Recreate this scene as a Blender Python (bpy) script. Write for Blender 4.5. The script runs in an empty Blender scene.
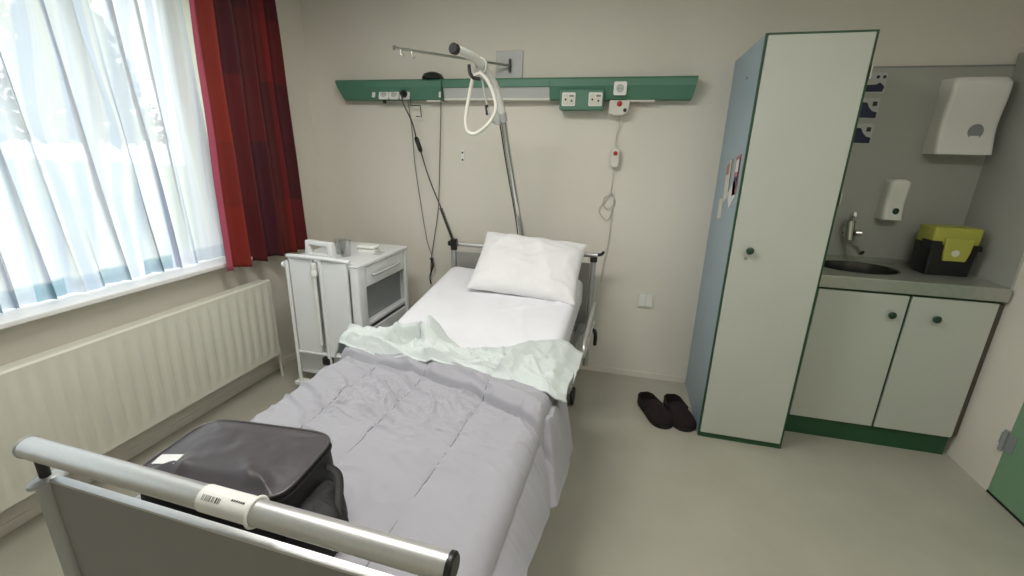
import bpy, bmesh, math, random
import numpy as np
from mathutils import Vector, Matrix, noise
random.seed(7)
S = bpy.context.scene
C = S.collection
PI = math.pi
R = math.radians

# ---------------------------------------------------------------- camera
CAM = Vector((0.4855, -3.1737, 1.6)); YAW, PITCH, ROLL, FPX = 0.2417, 0.2968, 0.0266, 445.35
fw = Vector((-math.sin(YAW) * math.cos(PITCH), math.cos(YAW) * math.cos(PITCH), -math.sin(PITCH)))
rt = Vector((math.cos(YAW), math.sin(YAW), 0)); up = rt.cross(fw)
c_, s_ = math.cos(ROLL), math.sin(ROLL)
rt, up = c_ * rt + s_ * up, -s_ * rt + c_ * up
cd = bpy.data.cameras.new('camera'); cam = bpy.data.objects.new('camera', cd); C.objects.link(cam)
cam.matrix_world = Matrix(((rt.x, up.x, -fw.x, CAM.x), (rt.y, up.y, -fw.y, CAM.y), (rt.z, up.z, -fw.z, CAM.z), (0, 0, 0, 1)))
cd.sensor_width = 36; cd.lens = FPX / 1024 * 36; cd.clip_start = 0.05
S.camera = cam
# ---------------------------------------------------------------- light
w = bpy.data.worlds.new('overcast_sky'); S.world = w; w.use_nodes = True
wn = w.node_tree; wn.nodes.clear()
wo = wn.nodes.new('ShaderNodeOutputWorld'); wb = wn.nodes.new('ShaderNodeBackground')
wb.inputs[0].default_value = (0.93, 0.95, 1.0, 1); wb.inputs[1].default_value = 3.6
wn.links.new(wb.outputs[0], wo.inputs[0])
def area_light(name, loc, rot, sx, sy, energy, col=(1, 1, 1), portal=False):
    l = bpy.data.lights.new(name, 'AREA'); l.shape = 'RECTANGLE'; l.size = sx; l.size_y = sy
    l.energy = energy; l.color = col
    if portal: l.cycles.is_portal = True
    o = bpy.data.objects.new(name, l); C.objects.link(o); o.location = loc; o.rotation_euler = rot
    return o
area_light('window_daylight_portal', (-2.13, -2.46, 1.68), (0, R(-90), 0), 1.52, 2.9, 1, portal=True)
FILL_LAMPS = ((-0.5, -1.9, 29), (1.45, -2.55, 17))      # two unseen fill lamps added to brighten the room
for lx, lY, en in FILL_LAMPS: area_light('added_fill_light', (lx, lY, 2.655), (0, 0, 0), 1.15, 0.5, en, (1.0, 0.99, 0.965))
S.view_settings.view_transform = 'Standard'; S.view_settings.look = 'None'
S.view_settings.gamma = 1; S.view_settings.use_curve_mapping = False
S.view_settings.exposure = 0.14

# ---------------------------------------------------------------- materials
def lin(c):
    return tuple(((v / 255) / 12.92 if v / 255 <= 0.04045 else ((v / 255 + 0.055) / 1.055) ** 2.4) for v in c) + (1,)
def mat(name, col, rough=0.6, metal=0.0, var=0.0, vscale=8, bump=0.0, bscale=200, spec=0.5, sheen=0.0, coat=0.0):
    m = bpy.data.materials.new(name); m.use_nodes = True
    nt = m.node_tree; b = nt.nodes['Principled BSDF']
    b.inputs['Base Color'].default_value = lin(col); b.inputs['Roughness'].default_value = rough
    b.inputs['Metallic'].default_value = metal; b.inputs['Specular IOR Level'].default_value = spec
    b.inputs['Sheen Weight'].default_value = sheen; b.inputs['Coat Weight'].default_value = coat
    tc = nt.nodes.new('ShaderNodeTexCoord')
    n = nt.nodes.new('ShaderNodeTexNoise'); n.inputs['Scale'].default_value = vscale; n.inputs['Detail'].default_value = 4
    nt.links.new(tc.outputs['Object'], n.inputs['Vector'])
    v = max(var, 0.02)
    cr = nt.nodes.new('ShaderNodeValToRGB'); a = lin(col)
    cr.color_ramp.elements[0].position = 0.3; cr.color_ramp.elements[1].position = 0.7
    cr.color_ramp.elements[0].color = tuple(x * (1 - v) for x in a[:3]) + (1,)
    cr.color_ramp.elements[1].color = tuple(min(1, x * (1 + v)) for x in a[:3]) + (1,)
    nt.links.new(n.outputs['Fac'], cr.inputs[0]); nt.links.new(cr.outputs[0], b.inputs['Base Color'])
    if bump:
        n2 = nt.nodes.new('ShaderNodeTexNoise'); n2.inputs['Scale'].default_value = bscale; n2.inputs['Detail'].default_value = 3
        nt.links.new(tc.outputs['Object'], n2.inputs['Vector'])
        bp = nt.nodes.new('ShaderNodeBump'); bp.inputs['Strength'].default_value = bump; bp.inputs['Distance'].default_value = 0.004
        nt.links.new(n2.outputs['Fac'], bp.inputs['Height']); nt.links.new(bp.outputs[0], b.inputs['Normal'])
    return m
M = {}
M['wall'] = mat('cream_wall_paint', (221, 216, 204), 0.85, bump=0.25, bscale=90, var=0.015, vscale=2)
M['ceiling'] = mat('white_ceiling', (225, 222, 215), 0.9)
M['floor'] = mat('vinyl_floor', (170, 167, 153), 0.38, var=0.05, vscale=5, bump=0.04, bscale=60)
M['sill'] = mat('white_sill', (235, 235, 232), 0.35)
M['splash'] = mat('grey_splash_panel', (170, 171, 163), 0.4, var=0.03, vscale=300)
M['radiator'] = mat('cream_radiator_enamel', (214, 212, 198), 0.4)
M['white'] = mat('white_lacquer', (226, 228, 228), 0.35)
M['white_plastic'] = mat('white_plastic', (232, 232, 226), 0.35)
M['offwhite_plastic'] = mat('offwhite_plastic', (214, 212, 200), 0.4)
M['cream_door'] = mat('cream_laminate', (188, 191, 180), 0.45, var=0.02, vscale=3)
M['green'] = mat('green_rail_paint', (80, 126, 104), 0.42)
M['green_dark'] = mat('dark_green_laminate', (38, 80, 52), 0.5)
M['green_door'] = mat('sage_green_door', (120, 158, 126), 0.45)
M['blue_side'] = mat('pale_blue_laminate', (152, 172, 182), 0.4, var=0.02)
M['green_knob'] = mat('green_knob', (34, 62, 48), 0.3)
M['steel'] = mat('brushed_steel', (176, 176, 170), 0.32, 0.9, var=0.05, vscale=60)
M['steel_top'] = mat('worktop_steel', (172, 174, 164), 0.35, 0.55, var=0.06, vscale=40)
M['chrome'] = mat('chrome', (214, 214, 210), 0.18, 1.0)
M['alu'] = mat('aluminium_tube', (206, 206, 204), 0.38, 0.8, var=0.03, vscale=120)
M['grey_tube'] = mat('grey_enamel_tube', (172, 174, 172), 0.35, 0.3)
M['board'] = mat('grey_board_laminate', (142, 140, 136), 0.55, var=0.02)
M['black'] = mat('black_plastic', (22, 22, 23), 0.4)
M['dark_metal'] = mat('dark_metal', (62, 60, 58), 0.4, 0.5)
M['sheet'] = mat('white_cotton_sheet', (232, 232, 236), 0.85, bump=0.15, bscale=500, sheen=0.2)
M['pillow'] = mat('white_pillowcase', (235, 234, 234), 0.85, bump=0.15, bscale=500, sheen=0.2)
M['duvet'] = mat('lilac_grey_duvet', (159, 158, 164), 0.8, bump=0.2, bscale=400, sheen=0.2, var=0.02)
M['mint'] = mat('mint_cotton', (200, 207, 204), 0.8, bump=0.2, bscale=400, sheen=0.2)
M['seam'] = mat('seam_thread', (98, 97, 102), 0.9)
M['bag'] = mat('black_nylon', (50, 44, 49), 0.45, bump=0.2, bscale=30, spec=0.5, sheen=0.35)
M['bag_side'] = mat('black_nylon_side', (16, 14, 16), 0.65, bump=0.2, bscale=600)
M['piping'] = mat('dark_piping', (70, 66, 68), 0.4)
M['white_label'] = mat('white_label', (222, 222, 220), 0.5)
M['shoe'] = mat('dark_maroon_felt', (27, 14, 14), 0.95, bump=0.4, bscale=300)
M['shoe_sole'] = mat('black_rubber', (18, 16, 16), 0.7)
M['yellow'] = mat('yellow_plastic', (172, 172, 76), 0.45)
M['red'] = mat('red_button', (170, 40, 40), 0.35)
M['cable_grey'] = mat('grey_cable', (92, 90, 86), 0.5)
M['cable_white'] = mat('white_cable', (186, 184, 174), 0.5)
M['navy'] = mat('navy_print', (28, 34, 66), 0.5)
M['pink'] = mat('pink_print', (176, 112, 118), 0.5)
M['strap'] = mat('grey_webbing', (196, 196, 190), 0.7)
M['light_grey'] = mat('light_grey_plastic', (186, 188, 184), 0.4)
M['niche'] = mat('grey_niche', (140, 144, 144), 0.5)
M['bark'] = mat('bark', (70, 60, 50), 0.9); M['leaf'] = mat('dark_foliage', (52, 74, 46), 0.9, var=0.3, vscale=3)
M['lawn'] = mat('lawn_grass', (150, 168, 128), 0.95, var=0.2, vscale=1)
M['steel_bowl'] = mat('darkened_sink_steel', (96, 97, 92), 0.25, 0.9)  # bowl steel darkened to carry its dark reflection in the colour
M['gap_shade'] = mat('filler_gap_shade', (88, 80, 70), 0.6)  # brown puts the shade of the wall gap into the filler's colour

def emis(name, col, st):
    m = bpy.data.materials.new(name); m.use_nodes = True
    b = m.node_tree.nodes['Principled BSDF']; b.inputs['Base Color'].default_value = lin((240, 240, 235))
    b.inputs['Emission Color'].default_value = lin(col); b.inputs['Emission Strength'].default_value = st
    return m
M['fill_lamp_glow'] = emis('lamp_diffuser', (255, 246, 228), 2)  # glowing panel of the added fill lamps

# clear glass
def glassmat(name, tint, gl=0.08, rough=0.02):
    m = bpy.data.materials.new(name); m.use_nodes = True; nt = m.node_tree; nt.nodes.clear()
    o = nt.nodes.new('ShaderNodeOutputMaterial'); t = nt.nodes.new('ShaderNodeBsdfTransparent'); g = nt.nodes.new('ShaderNodeBsdfGlossy')
    t.inputs[0].default_value = tint + (1,); g.inputs['Roughness'].default_value = rough
    mx = nt.nodes.new('ShaderNodeMixShader'); mx.inputs[0].default_value = gl
    nt.links.new(t.outputs[0], mx.inputs[1]); nt.links.new(g.outputs[0], mx.inputs[2]); nt.links.new(mx.outputs[0], o.inputs[0])
    return m
M['glass'] = glassmat('window_glass', (0.96, 0.98, 0.98))
M['clear_plastic'] = glassmat('clear_plastic', (0.93, 0.94, 0.94), 0.2, 0.15)

# sheer voile: denser-thread stripes with painted fold shade, tinted blue blocks near the hem
def sheer_mat():
    m = bpy.data.materials.new('white_voile'); m.use_nodes = True; nt = m.node_tree; nt.nodes.clear()
    N = nt.nodes.new; L = nt.links.new
    o = N('ShaderNodeOutputMaterial'); tr = N('ShaderNodeBsdfTransparent'); tl = N('ShaderNodeBsdfTranslucent'); df = N('ShaderNodeBsdfDiffuse')
    uv = N('ShaderNodeUVMap'); sp = N('ShaderNodeSeparateXYZ'); L(uv.outputs[0], sp.inputs[0])
    # hem blocks: pale blue squares woven in the lowest band
    wv = N('ShaderNodeMath'); wv.operation = 'MULTIPLY'; wv.inputs[1].default_value = 23; L(sp.outputs[0], wv.inputs[0])
    fr = N('ShaderNodeMath'); fr.operation = 'FLOOR'; L(wv.outputs[0], fr.inputs[0])
    wn_ = N('ShaderNodeTexWhiteNoise'); wn_.noise_dimensions = '1D'; L(fr.outputs[0], wn_.inputs['W'])
    band = N('ShaderNodeMapRange'); band.inputs['From Min'].default_value = 0.055; band.inputs['From Max'].default_value = 0.045
    L(sp.outputs[1], band.inputs[0])
    ml = N('ShaderNodeMath'); ml.operation = 'MULTIPLY'; L(wn_.outputs['Value'], ml.inputs[0]); L(band.outputs[0], ml.inputs[1])
    # soft stripes up the cloth, colouring in the light and shade of folds
    ns = N('ShaderNodeTexNoise'); ns.noise_dimensions = '1D'; ns.inputs['Scale'].default_value = 1; ns.inputs['Detail'].default_value = 2
    w2 = N('ShaderNodeMath'); w2.operation = 'MULTIPLY'; w2.inputs[1].default_value = 60; L(sp.outputs[0], w2.inputs[0]); L(w2.outputs[0], ns.inputs['W'])
    rp = N('ShaderNodeValToRGB'); rp.color_ramp.elements[0].position = 0.38; rp.color_ramp.elements[0].color = (0.62, 0.66, 0.77, 1)
    rp.color_ramp.elements[1].position = 0.58; rp.color_ramp.elements[1].color = (0.86, 0.86, 0.88, 1); L(ns.outputs['Fac'], rp.inputs[0])
    mc = N('ShaderNodeMix'); mc.data_type = 'RGBA'; L(ml.outputs[0], mc.inputs['Factor']); L(rp.outputs[0], mc.inputs['A'])
    mc.inputs['B'].default_value = (0.26, 0.40, 0.46, 1)
    L(mc.outputs['Result'], tl.inputs[0]); L(mc.outputs['Result'], df.inputs[0])
    a = N('ShaderNodeMixShader'); a.inputs[0].default_value = 0.35; L(tl.outputs[0], a.inputs[1]); L(df.outputs[0], a.inputs[2])
    b = N('ShaderNodeMixShader')
    mr = N('ShaderNodeMapRange'); mr.inputs['From Min'].default_value = 0.35; mr.inputs['From Max'].default_value = 0.6
    mr.inputs['To Min'].default_value = 0.9; mr.inputs['To Max'].default_value = 0.78; L(ns.outputs['Fac'], mr.inputs[0]); L(mr.outputs[0], b.inputs[0])
    tr.inputs[0].default_value = (0.8, 0.8, 0.82, 1)
    L(tr.outputs[0], b.inputs[1]); L(a.outputs[0], b.inputs[2]); L(b.outputs[0], o.inputs[0])
    return m
M['sheer'] = sheer_mat()

# red curtain: woven blocks of red, maroon, rust
def red_mat():
    m = bpy.data.materials.new('red_block_weave'); m.use_nodes = True; nt = m.node_tree
    N = nt.nodes.new; L = nt.links.new; b = nt.nodes['Principled BSDF']
    uv = N('ShaderNodeUVMap')
    mp = N('ShaderNodeMapping'); mp.inputs['Scale'].default_value = (6.0, 4.6, 1); L(uv.outputs[0], mp.inputs[0])
    vf = N('ShaderNodeVectorMath'); vf.operation = 'FLOOR'; L(mp.outputs[0], vf.inputs[0])
    wn_ = N('ShaderNodeTexWhiteNoise'); wn_.noise_dimensions = '2D'; L(vf.outputs[0], wn_.inputs['Vector'])
    rp = N('ShaderNodeValToRGB'); rp.color_ramp.interpolation = 'CONSTANT'
    el = rp.color_ramp.elements; el[0].position = 0; el[0].color = lin((112, 14, 20)); el[1].position = 0.22; el[1].color = lin((74, 10, 18))
    for p, cc in ((0.42, (118, 30, 20)), (0.6, (88, 12, 28)), (0.8, (126, 22, 20))):
        e = el.new(p); e.color = lin(cc)
    L(wn_.outputs['Value'], rp.inputs[0])
    # column colours: pink selvedge, rust band, maroon middle
    sp = N('ShaderNodeSeparateXYZ'); L(uv.outputs[0], sp.inputs[0])
    r2 = N('ShaderNodeValToRGB'); r2.color_ramp.interpolation = 'CONSTANT'
    e2 = r2.color_ramp.elements; e2[0].position = 0; e2[0].color = lin((196, 92, 118)); e2[1].position = 0.035; e2[1].color = lin((134, 34, 38))
    for p, cc in ((0.09, (144, 44, 26)), (0.24, (66, 10, 20)), (0.42, (84, 12, 20)), (0.52, (50, 10, 22)), (0.60, (78, 22, 18)), (0.78, (122, 18, 20)), (0.9, (66, 8, 14))):
        e = e2.new(p); e.color = lin(cc)
    L(sp.outputs[0], r2.inputs[0])
    mx = N('ShaderNodeMix'); mx.data_type = 'RGBA'; mx.inputs['Factor'].default_value = 0.62
    L(rp.outputs[0], mx.inputs['A']); L(r2.outputs[0], mx.inputs['B'])
    L(mx.outputs['Result'], b.inputs['Base Color']); b.inputs['Roughness'].default_value = 0.75; b.inputs['Sheen Weight'].default_value = 0.1
    # a little daylight comes through the cloth
    tl = N('ShaderNodeBsdfTranslucent'); L(mx.outputs['Result'], tl.inputs[0])
    ms = N('ShaderNodeMixShader'); ms.inputs[0].default_value = 0.10; L(b.outputs[0], ms.inputs[1]); L(tl.outputs[0], ms.inputs[2])
    L(ms.outputs[0], nt.nodes['Material Output'].inputs[0])
    return m
M['red_curtain'] = red_mat()

# ---------------------------------------------------------------- helpers
def wmat(o):
    m = Matrix.LocRotScale(o.location, o.rotation_euler, o.scale)
    return wmat(o.parent) @ m if o.parent else m
def thing(name, label, cat, loc=(0, 0, 0), rot=(0, 0, 0), group=None):
    o = bpy.data.objects.new(name, None); C.objects.link(o); o.empty_display_size = 0.05
    o.location = loc; o.rotation_euler = rot; o['label'] = label; o['category'] = cat
    if group: o['group'] = group
    return o
def tag(o, label, cat, group=None):
    o['label'] = label; o['category'] = cat
    if group: o['group'] = group
    return o
def obj(name, bm, m, parent=None, local=False, smooth=True, bevel=0, label=None, origin=None):
    """link bm as ONE mesh object; world coordinates unless local"""
    me = bpy.data.meshes.new(name)
    if parent is not None and not local: bm.transform(wmat(parent).inverted())
    o = bpy.data.objects.new(name, me)
    if parent is None and origin is None:
        zs = [v.co.z for v in bm.verts]; n = len(bm.verts)
        origin = (sum(v.co.x for v in bm.verts) / n, sum(v.co.y for v in bm.verts) / n, min(zs))
    if parent is None:
        bm.transform(Matrix.Translation(-Vector(origin))); o.location = origin
    bm.normal_update(); bm.to_mesh(me); bm.free()
    me.materials.append(m); C.objects.link(o); o.parent = parent
    if bevel:
        b = o.modifiers.new('bevel', 'BEVEL'); b.width = bevel; b.segments = 2; b.limit_method = 'ANGLE'; b.angle_limit = R(40)
    if smooth:
        me.polygons.foreach_set('use_smooth', [True] * len(me.polygons))
        try: me.set_sharp_from_angle(angle=R(38))
        except Exception: pass
    if label: o['label'] = label
    return o
def B(): return bmesh.new()
def box(bm, x0, x1, y0, y1, z0, z1, mtx=None):
    vs = [bm.verts.new(p) for p in ((x0, y0, z0), (x1, y0, z0), (x1, y1, z0), (x0, y1, z0), (x0, y0, z1), (x1, y0, z1), (x1, y1, z1), (x0, y1, z1))]
    for f in ((0, 3, 2, 1), (4, 5, 6, 7), (0, 1, 5, 4), (1, 2, 6, 5), (2, 3, 7, 6), (3, 0, 4, 7)): bm.faces.new([vs[i] for i in f])
    if mtx is not None:
        for v in vs: v.co = mtx @ v.co
    return bm
def boxb(*a, **k): return box(B(), *a, **k)
def smoothline(pts, n=6):
    P = [Vector(p) for p in pts]; out = []
    if len(P) < 3: return P
    for i in range(len(P) - 1):
        p0 = P[max(i - 1, 0)]; p1 = P[i]; p2 = P[i + 1]; p3 = P[min(i + 2, len(P) - 1)]
        for k in range(n):
            t = k / n
            out.append(0.5 * ((2 * p1) + (-p0 + p2) * t + (2 * p0 - 5 * p1 + 4 * p2 - p3) * t * t + (-p0 + 3 * p1 - 3 * p2 + p3) * t ** 3))
    out.append(P[-1]); return out
def tube(bm, pts, r, seg=12, caps=True, closed=False, flat=1.0):
    P = [Vector(p) for p in pts]; n = len(P); rings = []
    rr = r if hasattr(r, '__len__') else [r] * n
    T0 = (P[1] - P[0]).normalized(); ref = Vector((0, 0, 1)) if abs(T0.z) < 0.9 else Vector((1, 0, 0))
    nn = T0.cross(ref).normalized()
    for i in range(n):
        a = P[(i - 1) % n] if (i > 0 or closed) else P[0]; b = P[(i + 1) % n] if (i < n - 1 or closed) else P[-1]
        T = (b - a).normalized(); nn = (nn - T * nn.dot(T)).normalized(); bb = T.cross(nn)
        rings.append([bm.verts.new(P[i] + nn * math.cos(2 * PI * k / seg) * rr[i] + bb * math.sin(2 * PI * k / seg) * rr[i] * flat) for k in range(seg)])
    m = n if closed else n - 1
    for i in range(m):
        A, Bq = rings[i], rings[(i + 1) % n]
        for k in range(seg): bm.faces.new((A[k], A[(k + 1) % seg], Bq[(k + 1) % seg], Bq[k]))
    if caps and not closed:
        bm.faces.new(rings[0][::-1]); bm.faces.new(rings[-1])
    return bm
def tubeb(pts, r, **k): return tube(B(), pts, r, **k)
def lathe(bm, prof, ctr, axis=(0, 0, 1), seg=24, sx=1, sy=1):
    """prof: (radius, height) along axis"""
    A = Vector(axis).normalized(); ref = Vector((0, 0, 1)) if abs(A.z) < 0.9 else Vector((1, 0, 0))
    X = ref.cross(A).normalized(); Y = A.cross(X); c0 = Vector(ctr); rings = []
    for r_, h in prof:
        if r_ < 1e-6: rings.append([bm.verts.new(c0 + A * h)])
        else: rings.append([bm.verts.new(c0 + A * h + X * math.cos(2 * PI * k / seg) * r_ * sx + Y * math.sin(2 * PI * k / seg) * r_ * sy) for k in range(seg)])
    for a, b in zip(rings, rings[1:]):
        for k in range(seg):
            k2 = (k + 1) % seg
            if len(a) == 1 and len(b) == 1: continue
            if len(a) == 1: bm.faces.new((a[0], b[k2], b[k]))
            elif len(b) == 1: bm.faces.new((a[k], a[k2], b[0]))
            else: bm.faces.new((a[k], a[k2], b[k2], b[k]))
    if len(rings[0]) > 1: bm.faces.new(rings[0][::-1])
    if len(rings[-1]) > 1: bm.faces.new(rings[-1])
    bmesh.ops.recalc_face_normals(bm, faces=bm.faces); return bm
def latheb(*a, **k): return lathe(B(), *a, **k)
def prism(bm, poly, a0, a1, axis='x'):
    """poly of 2-D points extruded along axis; x:(y,z) y:(x,z) z:(x,y)"""
    def mk(p, a): return {'x': (a, p[0], p[1]), 'y': (p[0], a, p[1]), 'z': (p[0], p[1], a)}[axis]
    A = [bm.verts.new(mk(p, a0)) for p in poly]; D = [bm.verts.new(mk(p, a1)) for p in poly]; n = len(poly)
    bm.faces.new(A); bm.faces.new(D[::-1])
    for i in range(n): bm.faces.new((A[i], A[(i + 1) % n], D[(i + 1) % n], D[i]))
    bmesh.ops.recalc_face_normals(bm, faces=bm.faces); return bm
def prismb(*a, **k): return prism(B(), *a, **k)
def rrect(x0, x1, y0, y1, r, n=5):
    out = []
    for cx, cy, a in ((x1 - r, y1 - r, 0), (x0 + r, y1 - r, 90), (x0 + r, y0 + r, 180), (x1 - r, y0 + r, 270)):
        for k in range(n + 1):
            t = R(a + 90 * k / n); out.append((cx + r * math.cos(t), cy + r * math.sin(t)))
    return out
def grid(bm, nu, nv, f, uvl=True):
    V = [[bm.verts.new(f(i / nu, j / nv)) for j in range(nv + 1)] for i in range(nu + 1)]
    L = bm.loops.layers.uv.new('UVMap') if uvl else None
    for i in range(nu):
        for j in range(nv):
            fc = bm.faces.new((V[i][j], V[i + 1][j], V[i + 1][j + 1], V[i][j + 1]))
            if L:
                for lp, (a, b) in zip(fc.loops, ((i, j), (i + 1, j), (i + 1, j + 1), (i, j + 1))): lp[L].uv = (a / nu, b / nv)
    return bm
def solid(o, t, off=-1):
    m = o.modifiers.new('thickness', 'SOLIDIFY'); m.thickness = t; m.offset = off; return o
def clone(root, loc, label=None):
    r = root.copy(); C.objects.link(r); r.location = loc
    if label: r['label'] = label
    for ch in list(root.children):
        c = ch.copy(); C.objects.link(c); c.parent = r
        for g in ch.children:
            d = g.copy(); C.objects.link(d); d.parent = c
    return r
def clone_part(p, off):
    c = p.copy(); C.objects.link(c); c.parent = p.parent; c.location = Vector(p.location) + Vector(off)
    for g in p.children:
        d = g.copy(); C.objects.link(d); d.parent = c
    return c
def struct(name, bm, m, **k):
    o = obj(name, bm, m, **k)
    if o.parent is None: o['kind'] = 'structure'
    return o
def fbm(x, y, z=0, oct=3):
    a = 0; s = 1; t = 1
    for _ in range(oct): a += noise.noise(Vector((x * s, y * s, z + _ * 7.3))) * t; s *= 2.1; t *= 0.5
    return a
def crease(x, y, z=0, sharp=2.0):
    n = noise.noise(Vector((x, y, z))); return (1 - min(1, abs(n) * sharp)) ** 2
def sstep(a, b, x):
    t = max(0, min(1, (x - a) / (b - a))); return t * t * (3 - 2 * t)

# ================================================================ ROOM
XL, XR, YB, ZC = -1.923, 2.418, -4.7, 2.75
WY0, WY1, WZ0, WZ1 = -3.92, -0.86, 0.88, 2.48
struct('floor', boxb(XL - 0.3, XR + 0.25, YB - 0.1, 0.1, -0.1, 0), M['floor'], smooth=False)
struct('ceiling', boxb(XL - 0.3, XR + 0.25, YB - 0.1, 0.1, ZC, ZC + 0.1), M['ceiling'], smooth=False)
struct('wall_back', boxb(XL - 0.3, XR + 0.25, 0, 0.15, 0, ZC), M['wall'], smooth=False)
struct('wall_front', boxb(XL - 0.3, XR + 0.25, YB - 0.15, YB, 0, ZC), M['wall'], smooth=False)
bm = B(); X0 = XL - 0.3
box(bm, X0, XL, YB, 0, 0, WZ0); box(bm, X0, XL, YB, 0, WZ1, ZC); box(bm, X0, XL, YB, WY0, WZ0, WZ1); box(bm, X0, XL, WY1, 0, WZ0, WZ1)
struct('wall_left', bm, M['wall'], smooth=False)
DY0, DY1 = -1.72, -0.745
bm = B(); box(bm, XR, XR + 0.15, DY1, 0, 0, ZC); box(bm, XR, XR + 0.15, YB, DY0, 0, ZC); box(bm, XR, XR + 0.15, DY0, DY1, 2.3, ZC)
struct('wall_right', bm, M['wall'], smooth=False)
# window: frame, mullion, glass, sill
win = bpy.data.objects.new('window_1', None); C.objects.link(win); win.location = (XL - 0.2, -2.46, WZ0); win['kind'] = 'structure'
bm = B(); fx0, fx1 = XL - 0.24, XL - 0.18
for a in ((WY0, WY1, WZ0, WZ0 + .06), (WY0, WY1, WZ1 - .06, WZ1), (WY0, WY0 + .06, WZ0, WZ1), (WY1 - .06, WY1, WZ0, WZ1), (-3.23, -3.16, WZ0, WZ1)):
    box(bm, fx0, fx1, a[0], a[1], a[2], a[3])
obj('window_frame', bm, M['sill'], win, smooth=False, bevel=0.006)
obj('glass_pane', boxb(XL - 0.215, XL - 0.209, WY0 + .05, WY1 - .05, WZ0 + .05, WZ1 - .05), M['glass'], win, smooth=False)
obj('window_sill', boxb(XL - 0.18, XL + 0.083, WY0 - 0.05, WY1 + 0.06, WZ0, WZ0 + 0.025), M['sill'], win, smooth=False, bevel=0.006)
# baseboards (low vinyl cove in the floor colour)
struct('baseboard_back', boxb(XL, 1.03, -0.006, 0, 0, 0.045), M['wall'], smooth=False)
struct('baseboard_left', boxb(XL, XL + 0.006, YB, 0, 0, 0.045), M['wall'], smooth=False)
# splash panels of the wash corner
struct('trim_1', boxb(1.49, XR, -0.012, 0, 1.0, 2.10), M['splash'], smooth=False)
struct('trim_2', boxb(XR - 0.012, XR, -0.47, -0.0125, 1.0, 2.16), M['splash'], smooth=False)
struct('trim_3', boxb(1.49, XR - 0.012, -0.016, 0, 2.10, 2.108), M['niche'], smooth=False)
# door
dr = bpy.data.objects.new('door_1', None); C.objects.link(dr); dr.location = (XR, -1.23, 0); dr['kind'] = 'structure'
obj('door_leaf', boxb(XR - 0.002, XR + 0.04, DY0 + 0.005, DY1 - 0.005, 0.012, 2.29), M['green_door'], dr, smooth=False, bevel=0.002)
for z in (0.30, 1.95):
    bm = tubeb([(XR - 0.012, DY1 + 0.004, z - 0.055), (XR - 0.012, DY1 + 0.004, z + 0.055)], 0.010, seg=12)
    box(bm, XR - 0.006, XR + 0.001, DY1 - 0.05, DY1 + 0.004, z - 0.045, z + 0.045); box(bm, XR - 0.006, XR + 0.001, DY1 + 0.004, DY1 + 0.035, z - 0.03, z + 0.03)
    obj('hinge', bm, M['niche'], dr)
obj('door_handle', tubeb(smoothline([(XR, DY0 + .08, 1.1), (XR - .06, DY0 + .08, 1.1), (XR - .065, DY0 + .1, 1.1), (XR - .065, DY0 + .2, 1.1)]), 0.009), M['steel'], dr)
obj('door_gap_shade', boxb(XR - 0.003, XR + 0.05, DY0, DY1, 0, 0.012), M['shoe_sole'], dr, smooth=False)  # black strip standing in for the dark gap under the door leaf
# outside
o = struct('lawn', grid(B(), 20, 20, lambda u, v: (-60 + 57.5 * u, -40 + 70 * v, -0.35 + 0.05 * fbm(u * 9, v * 9))), M['lawn'])
def tree(x, y, h, rr, label, seed):
    t = thing('garden_tree', label, 'tree', (x, y, -0.35))
    obj('trunk', tubeb(smoothline([(x, y, -0.35), (x + .1, y, h * .4), (x, y + .05, h * .8)]), [0.22 * (1 - k / 14) for k in range(13)]), M['bark'], t)
    bm = B(); rnd = random.Random(seed)
    for k in range(2600):
        f = rnd.random(); z = h * (0.22 + 0.78 * f); rad = rr * (1 - f) ** 0.7 * (0.35 + 0.65 * rnd.random()); a = rnd.random() * 6.283
        p = Vector((x + rad * math.cos(a), y + rad * math.sin(a), z)); s = 0.12 + 0.2 * rnd.random()
        d = Vector((rnd.uniform(-1, 1), rnd.uniform(-1, 1), rnd.uniform(-.6, .3))).normalized(); e = d.orthogonal().normalized()
        vs = [bm.verts.new(p + d * s), bm.verts.new(p + e * s * .45), bm.verts.new(p - d * s), bm.verts.new(p - e * s * .45)]
        bm.faces.new(vs)
    obj('foliage', bm, M['leaf'], t, smooth=False)
tree(-10.0, 0.7, 8.5, 2.6, 'dark garden tree seen faintly through the voile, left one', 3)
tree(-17.0, 8.5, 7.0, 2.2, 'dark garden tree seen faintly through the voile, right and further one', 5)

# ================================================================ RADIATOR
rx = -1.76; rad = thing('radiator', 'long cream panel radiator on the wall under the window', 'radiator', (rx - 0.05, -2.1, 0.2))
ry1, ry0, rz0, rz1 = -0.80, -3.3, 0.205, 0.745
pitch = 0.0655; n = int((ry1 - ry0) / pitch); prof = []
def radx(y):   # fluted front
    t = ((y - ry0) / pitch) % 1.0; return 0.006 * (sstep(0.12, 0.32, t) - sstep(0.68, 0.88, t))
bm = B(); ys = [ry0 + (ry1 - ry0) * k / (n * 10) for k in range(n * 10 + 1)]
rows = [(rz0, 0, -.03), (rz0, 0, 0), (rz0 + .05, 0, 0), (rz0 + .075, 1, 0), (rz1 - .075, 1, 0), (rz1 - .05, 0, 0), (rz1 - .008, 0, 0), (rz1, 0, -.008), (rz1, 0, -.03)]
V = [[bm.verts.new((rx + off + (radx(y) * k if 0.03 < (y - ry0) and (ry1 - y) > 0.03 else 0), y, z)) for z, k, off in rows] for y in ys]
for i in range(len(V) - 1):
    for j in range(len(rows) - 1): bm.faces.new((V[i][j], V[i + 1][j], V[i + 1][j + 1], V[i][j + 1]))
bmesh.ops.recalc_face_normals(bm, faces=bm.faces)
obj('front_panel', bm, M['radiator'], rad)
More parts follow.
